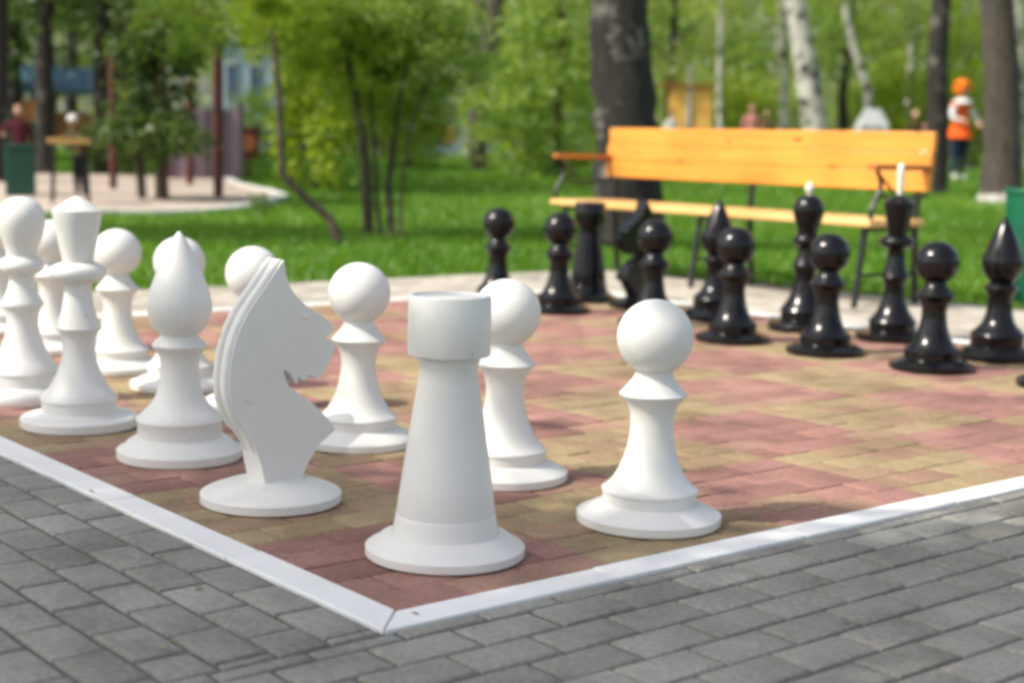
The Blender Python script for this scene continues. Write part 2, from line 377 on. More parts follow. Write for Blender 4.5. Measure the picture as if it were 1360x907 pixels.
def lawn(n):
    Yv = 7.2 + 27 * RNG.random(n * 3) ** 1.9; Xv = (RNG.random(n * 3) * 2 - 1) * (.40 * Yv + .8)
    P = np.stack([Xv, Yv], 1); o = np.array([BD(0, 0).x, BD(0, 0).y])
    q = P - o; li = q @ np.array([EI.x, EI.y]); lj = q @ np.array([EJ.x, EJ.y])
    e = (9.75 + (9.2 - li / SQ) * .14) * SQ
    clump = np.sin(Xv * 9.1 + 2 * np.sin(Yv * 5.3)) * np.sin(Yv * 7.7 + 2 * np.sin(Xv * 6.1))
    keep = ((li > X1 + .02) | (lj > e)) & ~in_sand(P) & (RNG.random(n * 3) < .6 + .4 * clump)
    P = P[keep][:n]; clump = clump[keep][:n]; n = len(P)
    z = np.array([terrain(a, b) for a, b in P]); h = (.022 + .032 * RNG.random(n) + .01 * clump) * (1 + .012 * P[:, 1]); w = .006 + .00055 * P[:, 1]
    an = RNG.random(n) * 2 * math.pi; dx, dy = np.cos(an) * w, np.sin(an) * w; lx, ly = RNG.normal(0, .03, n), RNG.normal(0, .03, n)
    V = np.empty((n, 3, 3)); V[:, 0] = np.stack([P[:, 0] - dx, P[:, 1] - dy, z - .01], 1); V[:, 1] = np.stack([P[:, 0] + dx, P[:, 1] + dy, z - .01], 1); V[:, 2] = np.stack([P[:, 0] + lx, P[:, 1] + ly, z + h], 1)
    return mesh_from(V.reshape(-1, 3), n, 3, RNG.random(n) * .55 + .22 + .12 * clump + .2 * np.sin(P[:, 0] * .9 + 1.7 * np.sin(P[:, 1] * .5)) * np.sin(P[:, 1] * .8 + P[:, 0] * .3), 'grass')
def mesh_from(V, nf, k, rnd, name):
    me = bpy.data.meshes.new(name); me.vertices.add(len(V)); me.vertices.foreach_set('co', V.astype(np.float32).ravel())
    me.loops.add(nf * k); me.loops.foreach_set('vertex_index', np.arange(nf * k, dtype=np.int32))
    me.polygons.add(nf); me.polygons.foreach_set('loop_start', np.arange(0, nf * k, k, dtype=np.int32)); me.polygons.foreach_set('loop_total', np.full(nf, k, dtype=np.int32))
    a = me.attributes.new('rnd', 'FLOAT', 'FACE'); a.data.foreach_set('value', np.clip(rnd, 0, 1).astype(np.float32)); me.update(); me.validate(); return me
tag(link('grass', lawn(150000), GRASS), 'short bright green grass covering the lawn beyond the paving', 'grass', kind='stuff')

# ------------------------------------------------------------------ foliage
def leaves(name, n, ls, shape, nclump, spread, m, seed):
    """shape(rng,k)->k clump centres; leaves gather round them"""
    g = np.random.default_rng(seed); cen = shape(g, nclump); ck = g.random(nclump)
    wt = g.random(nclump) ** 1.5 + .15; idx = g.choice(nclump, n, p=wt / wt.sum())
    sp = spread * (.5 + g.random(nclump))
    P = cen[idx] + g.normal(0, 1, (n, 3)) * sp[idx][:, None] * np.array([1, 1, .7])
    u = g.normal(0, 1, (n, 3)); u /= np.linalg.norm(u, axis=1)[:, None]; u[:, 2] = u[:, 2] * .6 - .25
    v = g.normal(0, 1, (n, 3)); v -= (v * u).sum(1)[:, None] * u / (u * u).sum(1)[:, None]; v /= np.linalg.norm(v, axis=1)[:, None]
    L = ls * (.55 + .9 * g.random(n))[:, None]
    V = np.stack([P, P + u * L * .5 + v * L * .3, P + u * L, P + u * L * .5 - v * L * .3], 1).reshape(-1, 3)
    me = mesh_from(V, n, 4, .55 * ck[idx] + .45 * g.random(n), name); me.materials.append(m); return me
def ellipsoid(rx, ry, rz, cz, hollow=.35):
    def f(g, k):
        d = g.normal(0, 1, (k, 3)); d /= np.linalg.norm(d, axis=1)[:, None]; r = (hollow + (1 - hollow) * g.random(k)) ** .6
        return d * r[:, None] * np.array([rx, ry, rz]) + np.array([0, 0, cz])
    return f
def cone_shape(r, h, z0):
    def f(g, k):
        t = g.random(k) ** 1.3; a = g.random(k) * 6.283; rr = r * (1 - t * .92) * np.sqrt(.25 + .75 * g.random(k))
        return np.stack([rr * np.cos(a), rr * np.sin(a), z0 + t * h], 1)
    return f
VAR = {}
for nm, m in (('lime', LEAF_LIME), ('mid', LEAF_MID), ('olive', LEAF_OLIVE), ('dark', LEAF_DARK)):
    VAR['tree', nm] = [leaves('tree_crown', 3300, .17, ellipsoid(2.3, 2.3, 2.9, 3.7), 75, .30, m, 11 + k + len(VAR)) for k in range(2)]
    VAR['bush', nm] = [leaves('bush_foliage', 3400, .11, ellipsoid(1.15, 1.0, 1.05, 1.05, .2), 70, .2, m, 31 + k + len(VAR)) for k in range(2)]
VAR['high'] = [leaves('high_crown', 2600, .2, ellipsoid(2.6, 2.6, 1.9, 6.4), 70, .38, LEAF_MID, 77)]
VAR['column'] = [leaves('column_foliage', 3600, .075, ellipsoid(.20, .20, .75, .72, .1), 60, .08, LEAF_LIME, 78)]
VAR['cone'] = [leaves('cone_foliage', 4200, .09, cone_shape(.40, 2.0, .5), 80, .10, LEAF_DARK, 79)]

def trunk_mesh(bm, pts, r0, r1, seg=14, wob=.05, flare=0., sub=5):
    P = [Vector(p) for p in pts]; out = []; rad = []
    for a, b in zip(P, P[1:]):
        for k in range(sub): out.append(a.lerp(b, k / sub))
    out.append(P[-1]); n = len(out)
    for k in range(n):
        t = k / (n - 1); rad.append(r0 + (r1 - r0) * t + flare * r0 * math.exp(-t * n / 2.2))
        if 0 < k < n - 1: out[k] = out[k] + Vector((random.uniform(-1, 1), random.uniform(-1, 1), 0)) * r0 * wob
    add_tube(bm, out, rad, seg=seg, wob=wob)
def make_tree(loc, pts, r0, r1, m, label, crown=None, cs=1., cz=0., group=None, name='park_tree', cat='tree', flare=0., branches=(), rz=None, offs=(0, 0)):
    t = empty(name, loc, 0, label, cat, group)
    bm = bmesh.new(); trunk_mesh(bm, pts, r0, r1, flare=flare)
    for br in branches: trunk_mesh(bm, br[0], br[1], br[2], seg=8, wob=.08, sub=3)
    tr = finish(bm, 'trunk', m, t, smooth=70)
    if crown is not None:
        c = link('crown', crown, None, t); c.location = (offs[0], offs[1], cz); c.scale = (cs,) * 3; c.rotation_euler = (0, 0, random.uniform(0, 6.28) if rz is None else rz)
    return t
def V3(p, o): return tuple(Vector(p) - Vector(o))
def up_branches(h, n, L, r):
    out = []
    for k in range(n):
        a = random.uniform(0, 6.28); z = h * random.uniform(.55, .95)
        out.append(([(0, 0, z), (math.cos(a) * L * .5, math.sin(a) * L * .5, z + L * .45), (math.cos(a) * L, math.sin(a) * L, z + L * .7)], r, r * .3))
    return out
# the trees one can tell apart
b = GT(835, 330)
make_tree(b, [(0, 0, -.1), V3(at(833, 200, b.y), b), V3(at(826, 90, b.y), b), V3(at(822, -10, b.y), b), (-.05, 0, 4.5), (0, 0, 7)], .262, .2, BARKDARK,
          'thick old tree trunk with dark cracked bark standing right behind the wooden bench', VAR['high'][0], 1., 1.2, flare=.22, branches=up_branches(7, 6, 2., .08))
b = onter(1090, 30)
make_tree(b, [(0, 0, -.1), V3(at(1083, 170, 30), b), V3(at(1068, 70, 30), b), V3(at(1054, -5, 30), b), V3(at(1045, -120, 30), b), (-1, 0, 8)], .27, .16, BIRCH,
          'leaning birch with white and dark bark rising behind the middle of the bench back', VAR['high'][0], .9, 1.5, branches=up_branches(7, 5, 2., .05))
b = GT(1245, 258)
make_tree(b, [(0, 0, -.1), V3(at(1245, 150, b.y), b), V3(at(1246, 60, b.y), b), V3(at(1252, -10, b.y), b), (.2, 0, 6)], .155, .12, BARKDARK,
          'slim dark trunk just behind the end of the bench, next to the person in orange', VAR['high'][0], .75, 1.6, branches=up_branches(6, 4, 1.6, .05))
b = GT(1330, 268)
t = make_tree(b, [(0, 0, -.1), V3(at(1331, 200, b.y), b), V3(at(1330, 100, b.y), b), V3(at(1322, -5, b.y), b), (0, 0, 6.5)], .25, .21, BARKGREY,
          'stout grey brown trunk with whitewashed foot behind the green litter bin', VAR['high'][0], .95, 1.4, flare=.3, branches=up_branches(6.5, 5, 2, .07))
bm = bmesh.new(); add_tube(bm, [(0, 0, -.02), (0, 0, .07), (0, 0, .14)], [.35, .30, .27], seg=20); finish(bm, 'whitewash', LIME, t)
b = onter(1158, 36)
make_tree(b, [(0, 0, -.1), V3(at(1152, 120, 36), b), V3(at(1130, 50, 36), b), V3(at(1118, -20, 36), b), (-1, 0, 8)], .11, .07, BIRCH,
          'pale crooked birch stem farther back, to one side of the thicker leaning birch', VAR['tree', 'mid'][0], .8, 2.5)
b = onter(1352, 27)
make_tree(b, [(0, 0, -.1), V3(at(1352, 120, 27), b), V3(at(1350, 0, 27), b), (0, 0, 7)], .13, .09, BIRCH,
          'thin whitish birch stem just beyond the stout trunk at the picture edge', VAR['tree', 'lime'][0], .8, 2.6)
b = GT(636, 226)
make_tree(b, [(0, 0, -.1), V3(at(636, 150, b.y), b), V3(at(650, 70, b.y), b), V3(at(662, -8, b.y), b), (.5, 0, 6)], .14, .17, BARKGREY,
          'brown trunk rising from the lawn between the leafy shrub and the thick trunk', VAR['high'][0], .8, 1.2,
          branches=[([V3(at(650, 75, b.y), b), V3(at(640, 30, b.y), b), V3(at(634, -10, b.y), b)], .1, .08)])
b = GT(742, 236)
make_tree(b, [(0, 0, -.1), V3(at(741, 150, b.y), b), V3(at(745, 60, b.y), b), (0, 0, 4)], .07, .05, BARKTHIN,
          'slender young tree on the lawn beside the armrest of the bench', VAR['bush', 'mid'][1], 1., 1.35)
b = onter(958, 33)
make_tree(b, [(0, 0, -.1), V3(at(955, 100, 33), b), V3(at(958, -5, 33), b), (0, 0, 6)], .06, .04, BIRCH,
          'faint pale birch stem seen past the thick trunk, above the orange stall', VAR['tree', 'olive'][0], .8, 2.2)
b = onter(420, 19)
make_tree(b, [(0, 0, -.1), V3(at(420, 130, 19), b), V3(at(424, -5, 19), b), (0, 0, 4)], .06, .045, BARKTHIN,
          'thin dark stem standing between the two bright lime columns of leaves', VAR['tree', 'lime'][1], .45, 1.6)

# near shrub with stems, leafy from one metre up
def shrub(px, py, stems, crown_px, label, meshes, name='tall_shrub'):
    b = GT(px, py); t = empty(name, b, 0, label, 'shrub')
    for st in stems:
        bm = bmesh.new(); pts = [V3(GT(*st[0]), b)] + [V3(at(q[0], q[1], b.y + q[2]), b) for q in st[1:-1]]
        pts[0] = (pts[0][0], pts[0][1], pts[0][2] - .05); trunk_mesh(bm, pts, st[-1], st[-1] * .5, seg=8, wob=.12)
        finish(bm, 'trunk', BARKTHIN, t, smooth=70)
    for k, (cx, cy, dd, s) in enumerate(crown_px):
        c = link('crown', meshes[k % len(meshes)], None, t); c.location = Vector(V3(at(cx, cy, b.y + dd), b)) - Vector((0, 0, s * 1.05)); c.scale = (s, s, s * .95); c.rotation_euler = (0, 0, k * 1.9 + px)
SH_L = [leaves('near_foliage', 6500, .062, ellipsoid(1., 1., 1., 1.05, .15), 75, .13, LEAF_LIME, 91), leaves('near_foliage', 6500, .06, ellipsoid(1., 1., .95, 1.05, .15), 75, .13, LEAF_MID, 92)]
shrub(490, 315, [((490, 315), (485, 200, 0), (468, 110, .1), (455, 20, .1), (445, -60, .1), .05), ((520, 318), (516, 250, .1), (528, 150, .2), (545, 60, .3), .036), ((505, 316), (500, 240, .1), (492, 120, .1), (505, 20, .1), .022),
                 ((532, 322), (532, 260, -.1), (545, 170, 0), (575, 90, 0), .016)],
      [(500, 95, .2, .62), (585, 70, .3, .55), (430, 40, .2, .6), (545, 20, .2, .62), (395, 60, .6, .30), (470, -40, 0, .7), (545, 170, .4, .33)],
      'many stemmed leafy shrub with bright spring green crown on the lawn before the sand', SH_L)
shrub(450, 325, [((452, 326), (440, 292, 0), (400, 258, 0), (374, 232, 0), (372, 130, .1), (362, 40, .2), .042)],
      [(330, 5, .6, .55), (262, -5, .9, .55), (385, 10, .4, .45), (345, 270, 1.2, .12)],
      'bent shrub with one slanting stem leaning out over the lawn towards the sand', SH_L)
for px, d, s, lab in ((394, 18.5, 1.15, 'narrow bright lime leafy column close beside the slanting stem'), (443, 18, 1.12, 'narrow bright lime leafy column behind the many stemmed shrub')):
    b = onter(px, d); t = empty('columnar_shrub', b, 0, lab, 'shrub', 'lime columns'); c = link('foliage', VAR['column'][0], None, t); c.scale = (s, s, s)
    bm = bmesh.new(); trunk_mesh(bm, [(0, 0, -.05), (0, 0, .5), (0, 0, 1.)], .03, .02, seg=7); finish(bm, 'stem', BARKTHIN, t)
b = GT(215, 272); 
make_tree(b, [(0, 0, -.05), (0, 0, .5), (.02, 0, 1.), (0, 0, 2.3)], .075, .03, BARKTHIN, 'dark conical shrub tree on a short trunk at the edge of the sand', VAR['cone'][0], 1.05, .08, name='conical_tree')
b = GT(190, 270)
make_tree(b, [(0, 0, -.05), (-.04, 0, .5), (-.12, 0, 1.), (-.15, 0, 2.1)], .05, .03, BARKTHIN, 'second dark shrub tree leaning away from the conical one on the sand edge', VAR['cone'][0], .9, .2, name='conical_tree')
# left: dark trees over the playground
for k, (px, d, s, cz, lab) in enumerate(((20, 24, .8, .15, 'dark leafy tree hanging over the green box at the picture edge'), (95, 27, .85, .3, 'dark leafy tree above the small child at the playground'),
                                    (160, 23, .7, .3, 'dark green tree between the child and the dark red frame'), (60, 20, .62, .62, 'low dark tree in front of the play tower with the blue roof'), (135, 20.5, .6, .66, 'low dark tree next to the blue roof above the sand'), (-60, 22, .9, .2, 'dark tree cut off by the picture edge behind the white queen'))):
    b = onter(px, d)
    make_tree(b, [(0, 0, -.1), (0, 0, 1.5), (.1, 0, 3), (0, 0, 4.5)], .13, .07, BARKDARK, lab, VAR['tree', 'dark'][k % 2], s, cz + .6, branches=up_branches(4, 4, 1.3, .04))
b = onter(-4, 18)
make_tree(b, [(0, 0, -.1), (.05, 0, 2), (.2, .1, 4.5), (.3, 0, 7)], .12, .08, BARKDARK, 'dark trunk cut off by the picture edge beside the dark green box', VAR['high'][0], .85, 1.2, branches=up_branches(6.5, 5, 1.8, .05))
# rows of background trees
FAR = 'trees filling the far background'; proto = {}
def far_tree(px, d, kind, s, cz, k, th=5):
    b = onter(px, d); key = (kind, k % 2)
    t = empty('background_tree', b, 0, 'blurred green park tree among the woods filling the far background', 'tree', FAR)
    if key not in proto:
        bm = bmesh.new(); trunk_mesh(bm, [(0, 0, -.2), (.1, 0, 2), (-.05, .05, 4), (0, 0, 6)], .16, .07, wob=.12)
        for br in up_branches(5, 5, 1.6, .05): trunk_mesh(bm, br[0], br[1], br[2], seg=6, sub=2)
        me = bpy.data.meshes.new('trunk'); bm.to_mesh(me); bm.free(); me.shade_smooth(); me.materials.append(BIRCH if k % 3 == 0 else BARKDARK if k % 3 == 1 else BARKGREY); proto[key] = me
    tr = link('trunk', proto[key], None, t); tr.rotation_euler = (random.uniform(-.05, .05), random.uniform(-.08, .08), random.uniform(0, 6.28)); tr.scale = (s, s, s)
    c = link('crown', VAR['tree', kind][k % 2], None, t); c.scale = (s, s, s); c.location = (0, 0, cz); c.rotation_euler = (0, 0, random.uniform(0, 6.28))
k = 0
for d, step, s0 in ((40, 105, 1.0), (52, 92, 1.15), (66, 84, 1.4)):
    px = -120 + (d * 7) % 60
    while px < 1480:
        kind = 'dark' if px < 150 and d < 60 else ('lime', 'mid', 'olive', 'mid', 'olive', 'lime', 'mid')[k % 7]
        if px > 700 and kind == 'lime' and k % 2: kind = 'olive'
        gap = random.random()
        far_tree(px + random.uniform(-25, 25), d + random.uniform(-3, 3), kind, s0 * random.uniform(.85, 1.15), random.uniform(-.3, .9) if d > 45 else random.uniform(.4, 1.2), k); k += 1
        px += step * random.uniform(.8, 1.25)
# bushes in the middle distance
def bush(px, d, kind, s, k, label, group=None):
    b = onter(px, d); t = empty('bush', b, 0, label, 'bush', group); c = link('foliage', VAR['bush', kind][k % 2], None, t); c.scale = (s, s, s); c.rotation_euler = (0, 0, px); c.location = (0, 0, -.1)
    bm = bmesh.new()
    for a in range(4): trunk_mesh(bm, [(0, 0, -.05), (.15 * math.cos(a * 1.6), .15 * math.sin(a * 1.6), .5), (.45 * s * math.cos(a * 1.6), .45 * s * math.sin(a * 1.6), 1.2 * s)], .025, .01, seg=6, sub=2)
    finish(bm, 'stem', BARKTHIN, t)
bush(700, 23, 'mid', 1.0, 0, 'light green bush between the brown trunk and the thick tree trunk')
bush(675, 29, 'lime', 1.2, 1, 'yellow green bush behind the brown trunk on the lawn')
bush(765, 27, 'mid', 1.1, 1, 'green bush directly beside the thick trunk, over the bench armrest')
bush(545, 25, 'dark', .8, 0, 'deep green bush glimpsed behind the many stemmed shrub')
bush(985, 42, 'lime', 1.2, 0, 'lime green bush behind the bench, beyond the orange stall')
bush(1180, 40, 'lime', 1.35, 1, 'fresh green bush between the birches and the slim dark trunk')
bush(1200, 44, 'mid', 1.6, 0, 'large green bush far behind the grey tent')
bush(1295, 40, 'lime', 1.5, 1, 'sunny green bush behind the person in orange')
bush(900, 46, 'olive', 1.6, 0, 'pale olive bush behind the orange stall')
bush(1050, 46, 'olive', 1.5, 1, 'olive bush behind the foot of the leaning birch')
bush(150, 20.5, 'dark', .5, 0, 'low dark bush at the back of the sand, behind the conical trees')
bush(338, 27, 'mid', .62, 1, 'light green bush half covering the pale blue building')
bush(470, 30, 'lime', 1.1, 0, 'bright bush behind the lime leafy columns')
# far woods as one mass
def woods(g, k):
    a = (g.random(k) - .5) * 1.15; d = 78 + 22 * g.random(k); return np.stack([np.sin(a) * d, np.cos(a) * d, .3 + 15 * g.random(k) ** 1.2], 1)
tag(link('distant_woods', leaves('distant_woods', 4600, .62, woods, 170, 1.1, LEAF_OLIVE, 5)), 'mass of far green woods behind the whole park', 'woods', kind='stuff')

# ------------------------------------------------------------------ chess pieces
def sphere_prof(r, zc, r_start, n=22, squash=1.):
    a0 = math.acos(min(1, r_start / r)); out = []
    for k in range(n + 1):
        a = -a0 + (math.pi / 2 + a0) * k / n; out.append((r * math.cos(a) if k < n else 0., zc + r * squash * math.sin(a)))
    return out
def sc(prof, s): return [(r * s, z * s / 1.003) for r, z in prof]
def lathe_part(name, prof, m, parent):
    bm = bmesh.new(); add_lathe(bm, prof); return finish(bm, name, m, parent, smooth=38)
BASE = lambda R, top, zt: [(0, 0), (R * .93, 0), (R * .975, 0), (R, 2.5), (R, 12.5), (R * .985, 14), (R * .90, 17), (top + (R - top) * .45, zt - 6), (top + 5, zt - 2), (top - 2, zt)]
def pawn(root, m, s):
    lathe_part('base', sc(BASE(96, 63, 28), s), m, root)
    lathe_part('stem', sc([(62, 27), (62, 41), (64, 43.5), (63.5, 46), (58, 50), (50, 58), (43, 70), (37, 84), (32, 100), (29, 118), (28, 134), (29.5, 148), (34, 159), (41, 167), (44, 170), (44.5, 172.5), (42, 175), (35, 183), (28.5, 191), (25.5, 196), (24.5, 200), (23, 207)], s), m, root)
    lathe_part('head', sc(sphere_prof(50, 247, 24), s), m, root)
def rook(root, m, s):
    lathe_part('base', sc(BASE(106, 73, 31), s), m, root)
    lathe_part('tower', sc([(71, 29), (69.5, 35), (68.5, 41), (67.8, 46), (66.5, 54), (66, 56), (65.2, 57), (65.6, 58.5), (58.5, 110), (48, 180), (40, 232), (37.5, 249), (38.5, 253), (42, 266), (42, 270)], s), m, root)
    lathe_part('head', sc([(36, 267.5), (53, 268), (54, 270), (54, 344), (53, 345.5), (48, 346), (46, 343.5), (0, 343)], s), m, root)
def bishop(root, m, s):
    lathe_part('base', sc(BASE(82, 56, 30), s), m, root)
    lathe_part('stem', sc([(55, 29), (55, 49), (57, 52), (56, 55), (48, 62), (38, 72), (31, 84), (26.5, 100), (25, 118), (26, 134), (30, 143), (35, 148), (36, 151), (33, 155), (27, 160), (23, 165)], s), m, root)
    lathe_part('head', sc([(22, 163), (29, 169), (36, 178), (40, 188), (42.5, 199), (41.5, 211), (37.5, 226), (31, 244), (24, 260), (16.5, 276), (9.5, 289), (4, 297), (1.5, 300), (0, 300.5)], s), m, root)
def sc2(prof, s): return [(r * s, z * s * .955) for r, z in prof]
def king(root, m, s, fin=None):
    lathe_part('base', sc2(BASE(76, 49, 22), s), m, root)
    lathe_part('stem', sc2([(48, 21), (48, 36), (50, 38), (49.5, 41), (43, 49), (35, 60), (28, 75), (22.5, 92), (21, 108), (22, 122), (25, 131), (29, 135), (30, 137.5), (28.5, 141), (24, 152), (20, 168), (18, 184), (17.5, 194), (19, 199), (26, 201), (33, 205), (36.5, 211), (36.5, 217), (33, 222), (26, 226), (20, 228)], s), m, root)
    lathe_part('crown', sc2([(19, 227), (20, 231), (24, 252), (29, 280), (32, 295), (32, 298), (29, 300), (18, 308), (8, 315), (3, 317), (0, 318)], s), m, root)
    if fin:
        lathe_part('finial', sc2([(6, 312), (7, 330), (7.5, 352), (8, 370), (7, 378), (4, 382), (0, 383)], s), fin, root)
def queen(root, m, s, fin=None):
    lathe_part('base', sc2(BASE(70, 46, 22), s), m, root)
    lathe_part('stem', sc2([(45, 21), (45, 38), (47, 40), (46, 43), (40, 51), (33, 62), (27, 76), (22, 92), (20, 108), (21, 120), (24, 127), (27, 131), (27.5, 133.5), (26, 137), (21, 147), (17.5, 158), (16, 168), (16.5, 173), (22, 176), (27, 180), (28.5, 185), (28, 190), (24, 195), (20, 198), (19.5, 200)], s), m, root)
    lathe_part('head', sc2([(19, 199), (20, 206), (23, 216), (27, 228), (30, 240), (31, 250), (29.5, 260), (25, 269), (18, 276), (9, 280), (0, 281)], s), m, root)
    if fin:
        lathe_part('finial', sc2([(6, 277), (4.5, 283), (8, 288), (9.5, 293), (7.5, 299), (3, 306), (0, 307)], s), fin, root)
KN = [(250 + x / 1.973, 320 + y / 1.973) for x, y in ((209, 632), (203, 592), (193, 540), (176, 492), (150, 448), (134, 395), (131, 340), (138, 275), (154, 215), (180, 160), (210, 112), (236, 68), (250, 46))] + \
     [(378, 346), (382, 371), (390, 387), (401, 401), (417, 414), (431, 426), (437, 440), (427, 448), (438, 455), (436, 471), (427, 492), (417, 503), (408, 496), (402, 505), (396, 498), (393, 507), (387, 495), (378, 487), (382, 505), (391, 516), (415, 538), (438, 569), (435, 579), (419, 593), (405, 616), (399, 634)]
def knight(root, m, s):
    lathe_part('base', sc([(0, 0), (90, 0), (93, 2.5), (93, 13), (91.5, 14.5), (84, 18), (62, 26), (40, 31), (0, 32)], s), m, root)
    T = 40 * s
    def P(q): return ((q[0] - 360 - .318 * 40) / .771 * s, (665 - q[1]) * s / 1.003)
    raw = [P(q) for q in KN]; n = len(raw); pts = []
    for k in range(n - 1):
        a, b, c, d = (raw[max(k - 1, 0)], raw[k], raw[k + 1], raw[min(k + 2, n - 1)])
        for t in (0, .5):
            pts.append(tuple(.5 * ((2 * b[e]) + (-a[e] + c[e]) * t + (2 * a[e] - 5 * b[e] + 4 * c[e] - d[e]) * t * t + (-a[e] + 3 * b[e] - 3 * c[e] + d[e]) * t ** 3) for e in (0, 1)))
    pts.append(raw[-1])
    bm = bmesh.new(); half = []
    for sgn in (-1, 1):
        half.append([bm.verts.new((x, sgn * T / 2 * (1.0 if z > .1 else 1.15), z)) for x, z in pts])
    np_ = len(pts)
    for k in range(np_):
        l = (k + 1) % np_; bm.faces.new((half[0][k], half[0][l], half[1][l], half[1][k]))
    bm.faces.new(half[0]); bm.faces.new(half[1][::-1])
    finish(bm, 'head', m, root, smooth=45, bevel=.0065, seg=4)
    # cheek and eye on both sides, nostril dent, mane strips along the back edge
    for sgn in (-1, 1):
        e = P((403, 418)); bm = bmesh.new(); add_ball(bm, (e[0], sgn * T * .5, e[1]), (.009, .003, .006), 14); finish(bm, 'eye', m, root, smooth=60)
    bm = bmesh.new()
    mane = [P(q) for q in KN[2:13]]
    for off in (-T * .29, T * .29):
        add_tube(bm, [(x, off, z) for x, z in mane], [.003, .006] + [.0098] * (len(mane) - 3) + [.006], seg=12)
    finish(bm, 'mane', m, root, smooth=70)
MAK = dict(pawn=pawn, rook=rook, knight=knight, bishop=bishop, king=king, queen=queen)
REF = dict(pawn=(861, 692), rook=(591, 735), knight=(360, 665), bishop=(239, 607), king=(106, 565), queen=(32, 530))
PS = {k: pxscale(G(*v)) for k, v in REF.items()}
PROTO = {}
def piece(kind, colour, loc, label, group, rz=None):
    key = (kind, colour)
    if rz is None: rz = random.uniform(0, 6.28)
    if key not in PROTO:
        r = empty(f'chess_{kind}', loc, rz, label, f'chess {kind}', group); m = WHITE if colour == 'w' else BLACK
        if kind in ('king', 'queen'): MAK[kind](r, m, PS[kind], None if colour == 'w' else CREAM)
        else: MAK[kind](r, m, PS[kind])
        PROTO[key] = r; return r
    p = PROTO[key]; r = p.copy(); C.objects.link(r); r.location = loc; r.rotation_euler = (0, 0, rz); r['label'] = label
    for ch in p.children:
        c = ch.copy(); C.objects.link(c); c.parent = r
    return r
AW = math.atan2(EJ.y, EJ.x)
WPG, BPG, WB, BB = 'white pawns on the board', 'black pawns on the board', 'white back row pieces', 'black back row pieces'
wp = [(G(861, 692), 'white pawn standing clear on the board, nearest of the pawns to the white kerb'), (G(668, 634), 'white pawn half hidden behind the big white rook'),
      (G(475, 588), 'white pawn whose whole round head and neck show between knight and rook'), (BD(1.0, 3.08), 'white pawn of which only the round head shows above the knight ears'),
      (G(239, 514), 'white pawn almost hidden behind the white bishop, its head framing the bishop tip'), (G(157, 491), 'white pawn with clear round head between the white king and the white bishop'),
      (G(70, 465), 'white pawn seen only through the narrow gap between the white king and white queen'), (BD(1.0, 7.0), 'white pawn at the far end of its row, behind the white queen')]
for P, lab in wp: piece('pawn', 'w', P, lab, WPG)
piece('rook', 'w', G(591, 735), 'plain white rook with a tall tapering tower by the corner of the white kerb', WB)
piece('knight', 'w', G(360, 665), 'white horse head knight on a round foot between bishop and rook', WB, AW)
piece('bishop', 'w', G(239, 607), 'white bishop with pointed onion head beside the white knight', WB)
piece('king', 'w', G(106, 565), 'tall white king with flared flat crown and a ring below it', WB)
piece('queen', 'w', G(32, 530), 'white queen with ball shaped top beside the flat crowned king', WB)
piece('bishop', 'w', BD(0.05, 5.05), 'white bishop past the ball topped queen, cut off by the picture edge', WB)
bp = [(G(660, 402), 'black pawn ending the far row, only head and neck above a white pawn'), (G(741, 414), 'black pawn standing in front of the plain black rook'),
      (G(866, 432), 'black pawn before the black knight, over the nearest white pawn head'), (G(972, 453), 'black pawn standing in front of the black bishop under the bench middle'),
      (G(1095, 469), 'black pawn standing in front of the ball topped black queen'), (G(1236, 490), 'black pawn between the tall black king and the last pointed black bishop'),
      (G(1410, 514), 'black pawn cut off by the picture edge, only the rim of its foot showing')]
for P, lab in bp: piece('pawn', 'b', P, lab, BPG)
piece('rook', 'b', G(780, 399), 'plain black rook tower below the bench end, behind a black pawn', BB)
piece('knight', 'b', G(849, 408), 'black horse head knight mostly hidden behind a black pawn', BB, AW + math.pi)
piece('bishop', 'b', G(949, 424), 'black bishop whose pointed head rises behind a pawn in front of the bench seat', BB)
piece('queen', 'b', G(1066, 438), 'black queen with ball top and small cream knob, behind a pawn', BB)
piece('king', 'b', G(1184, 451), 'tall black king with flared crown and long cream spike before the bench', BB)
piece('bishop', 'b', G(1323, 477), 'black pointed bishop standing before the green litter bin', BB)

# ------------------------------------------------------------------ bench (local x along the bench, local y towards the board)
bo = BD(9.4, 7.2); bench = empty('park_bench', bo, BANG, 'varnished orange pine bench with black iron frame behind the black pieces', 'bench')
bm = bmesh.new()
for k, (z0, z1) in enumerate(((.583, .6825), (.6845, .784), (.786, .887))):
    zc = (z0 + z1) / 2; add_box(bm, (0, -.205 - (zc - .58) * .12, zc), (2.42, .035, z1 - z0), Matrix.Identity(4))
finish(bm, 'backrest', PINE, bench, bevel=.004, smooth=40)
bm = bmesh.new()
for k in range(4): add_box(bm, (0, .215 - k * .115, .425), (2.42, .108, .036))
finish(bm, 'seat', PINESEAT, bench, bevel=.008, smooth=40)
for x in (-1.13, 0, 1.13):
    bm = bmesh.new()
    add_tube(bm, [(x, -.25, 0), (x, -.21, .41)], .017, 8); add_tube(bm, [(x, -.21, .40), (x, -.225, .60), (x, -.265, .875)], .017, 8)
    add_tube(bm, [(x, .20, .40), (x, .255, 0)], .017, 8); add_tube(bm, [(x, -.22, .395), (x, .21, .395)], .014, 8); add_tube(bm, [(x, -.235, .16), (x, .232, .16)], .010, 8)
    finish(bm, 'leg_frame', IRON, bench)
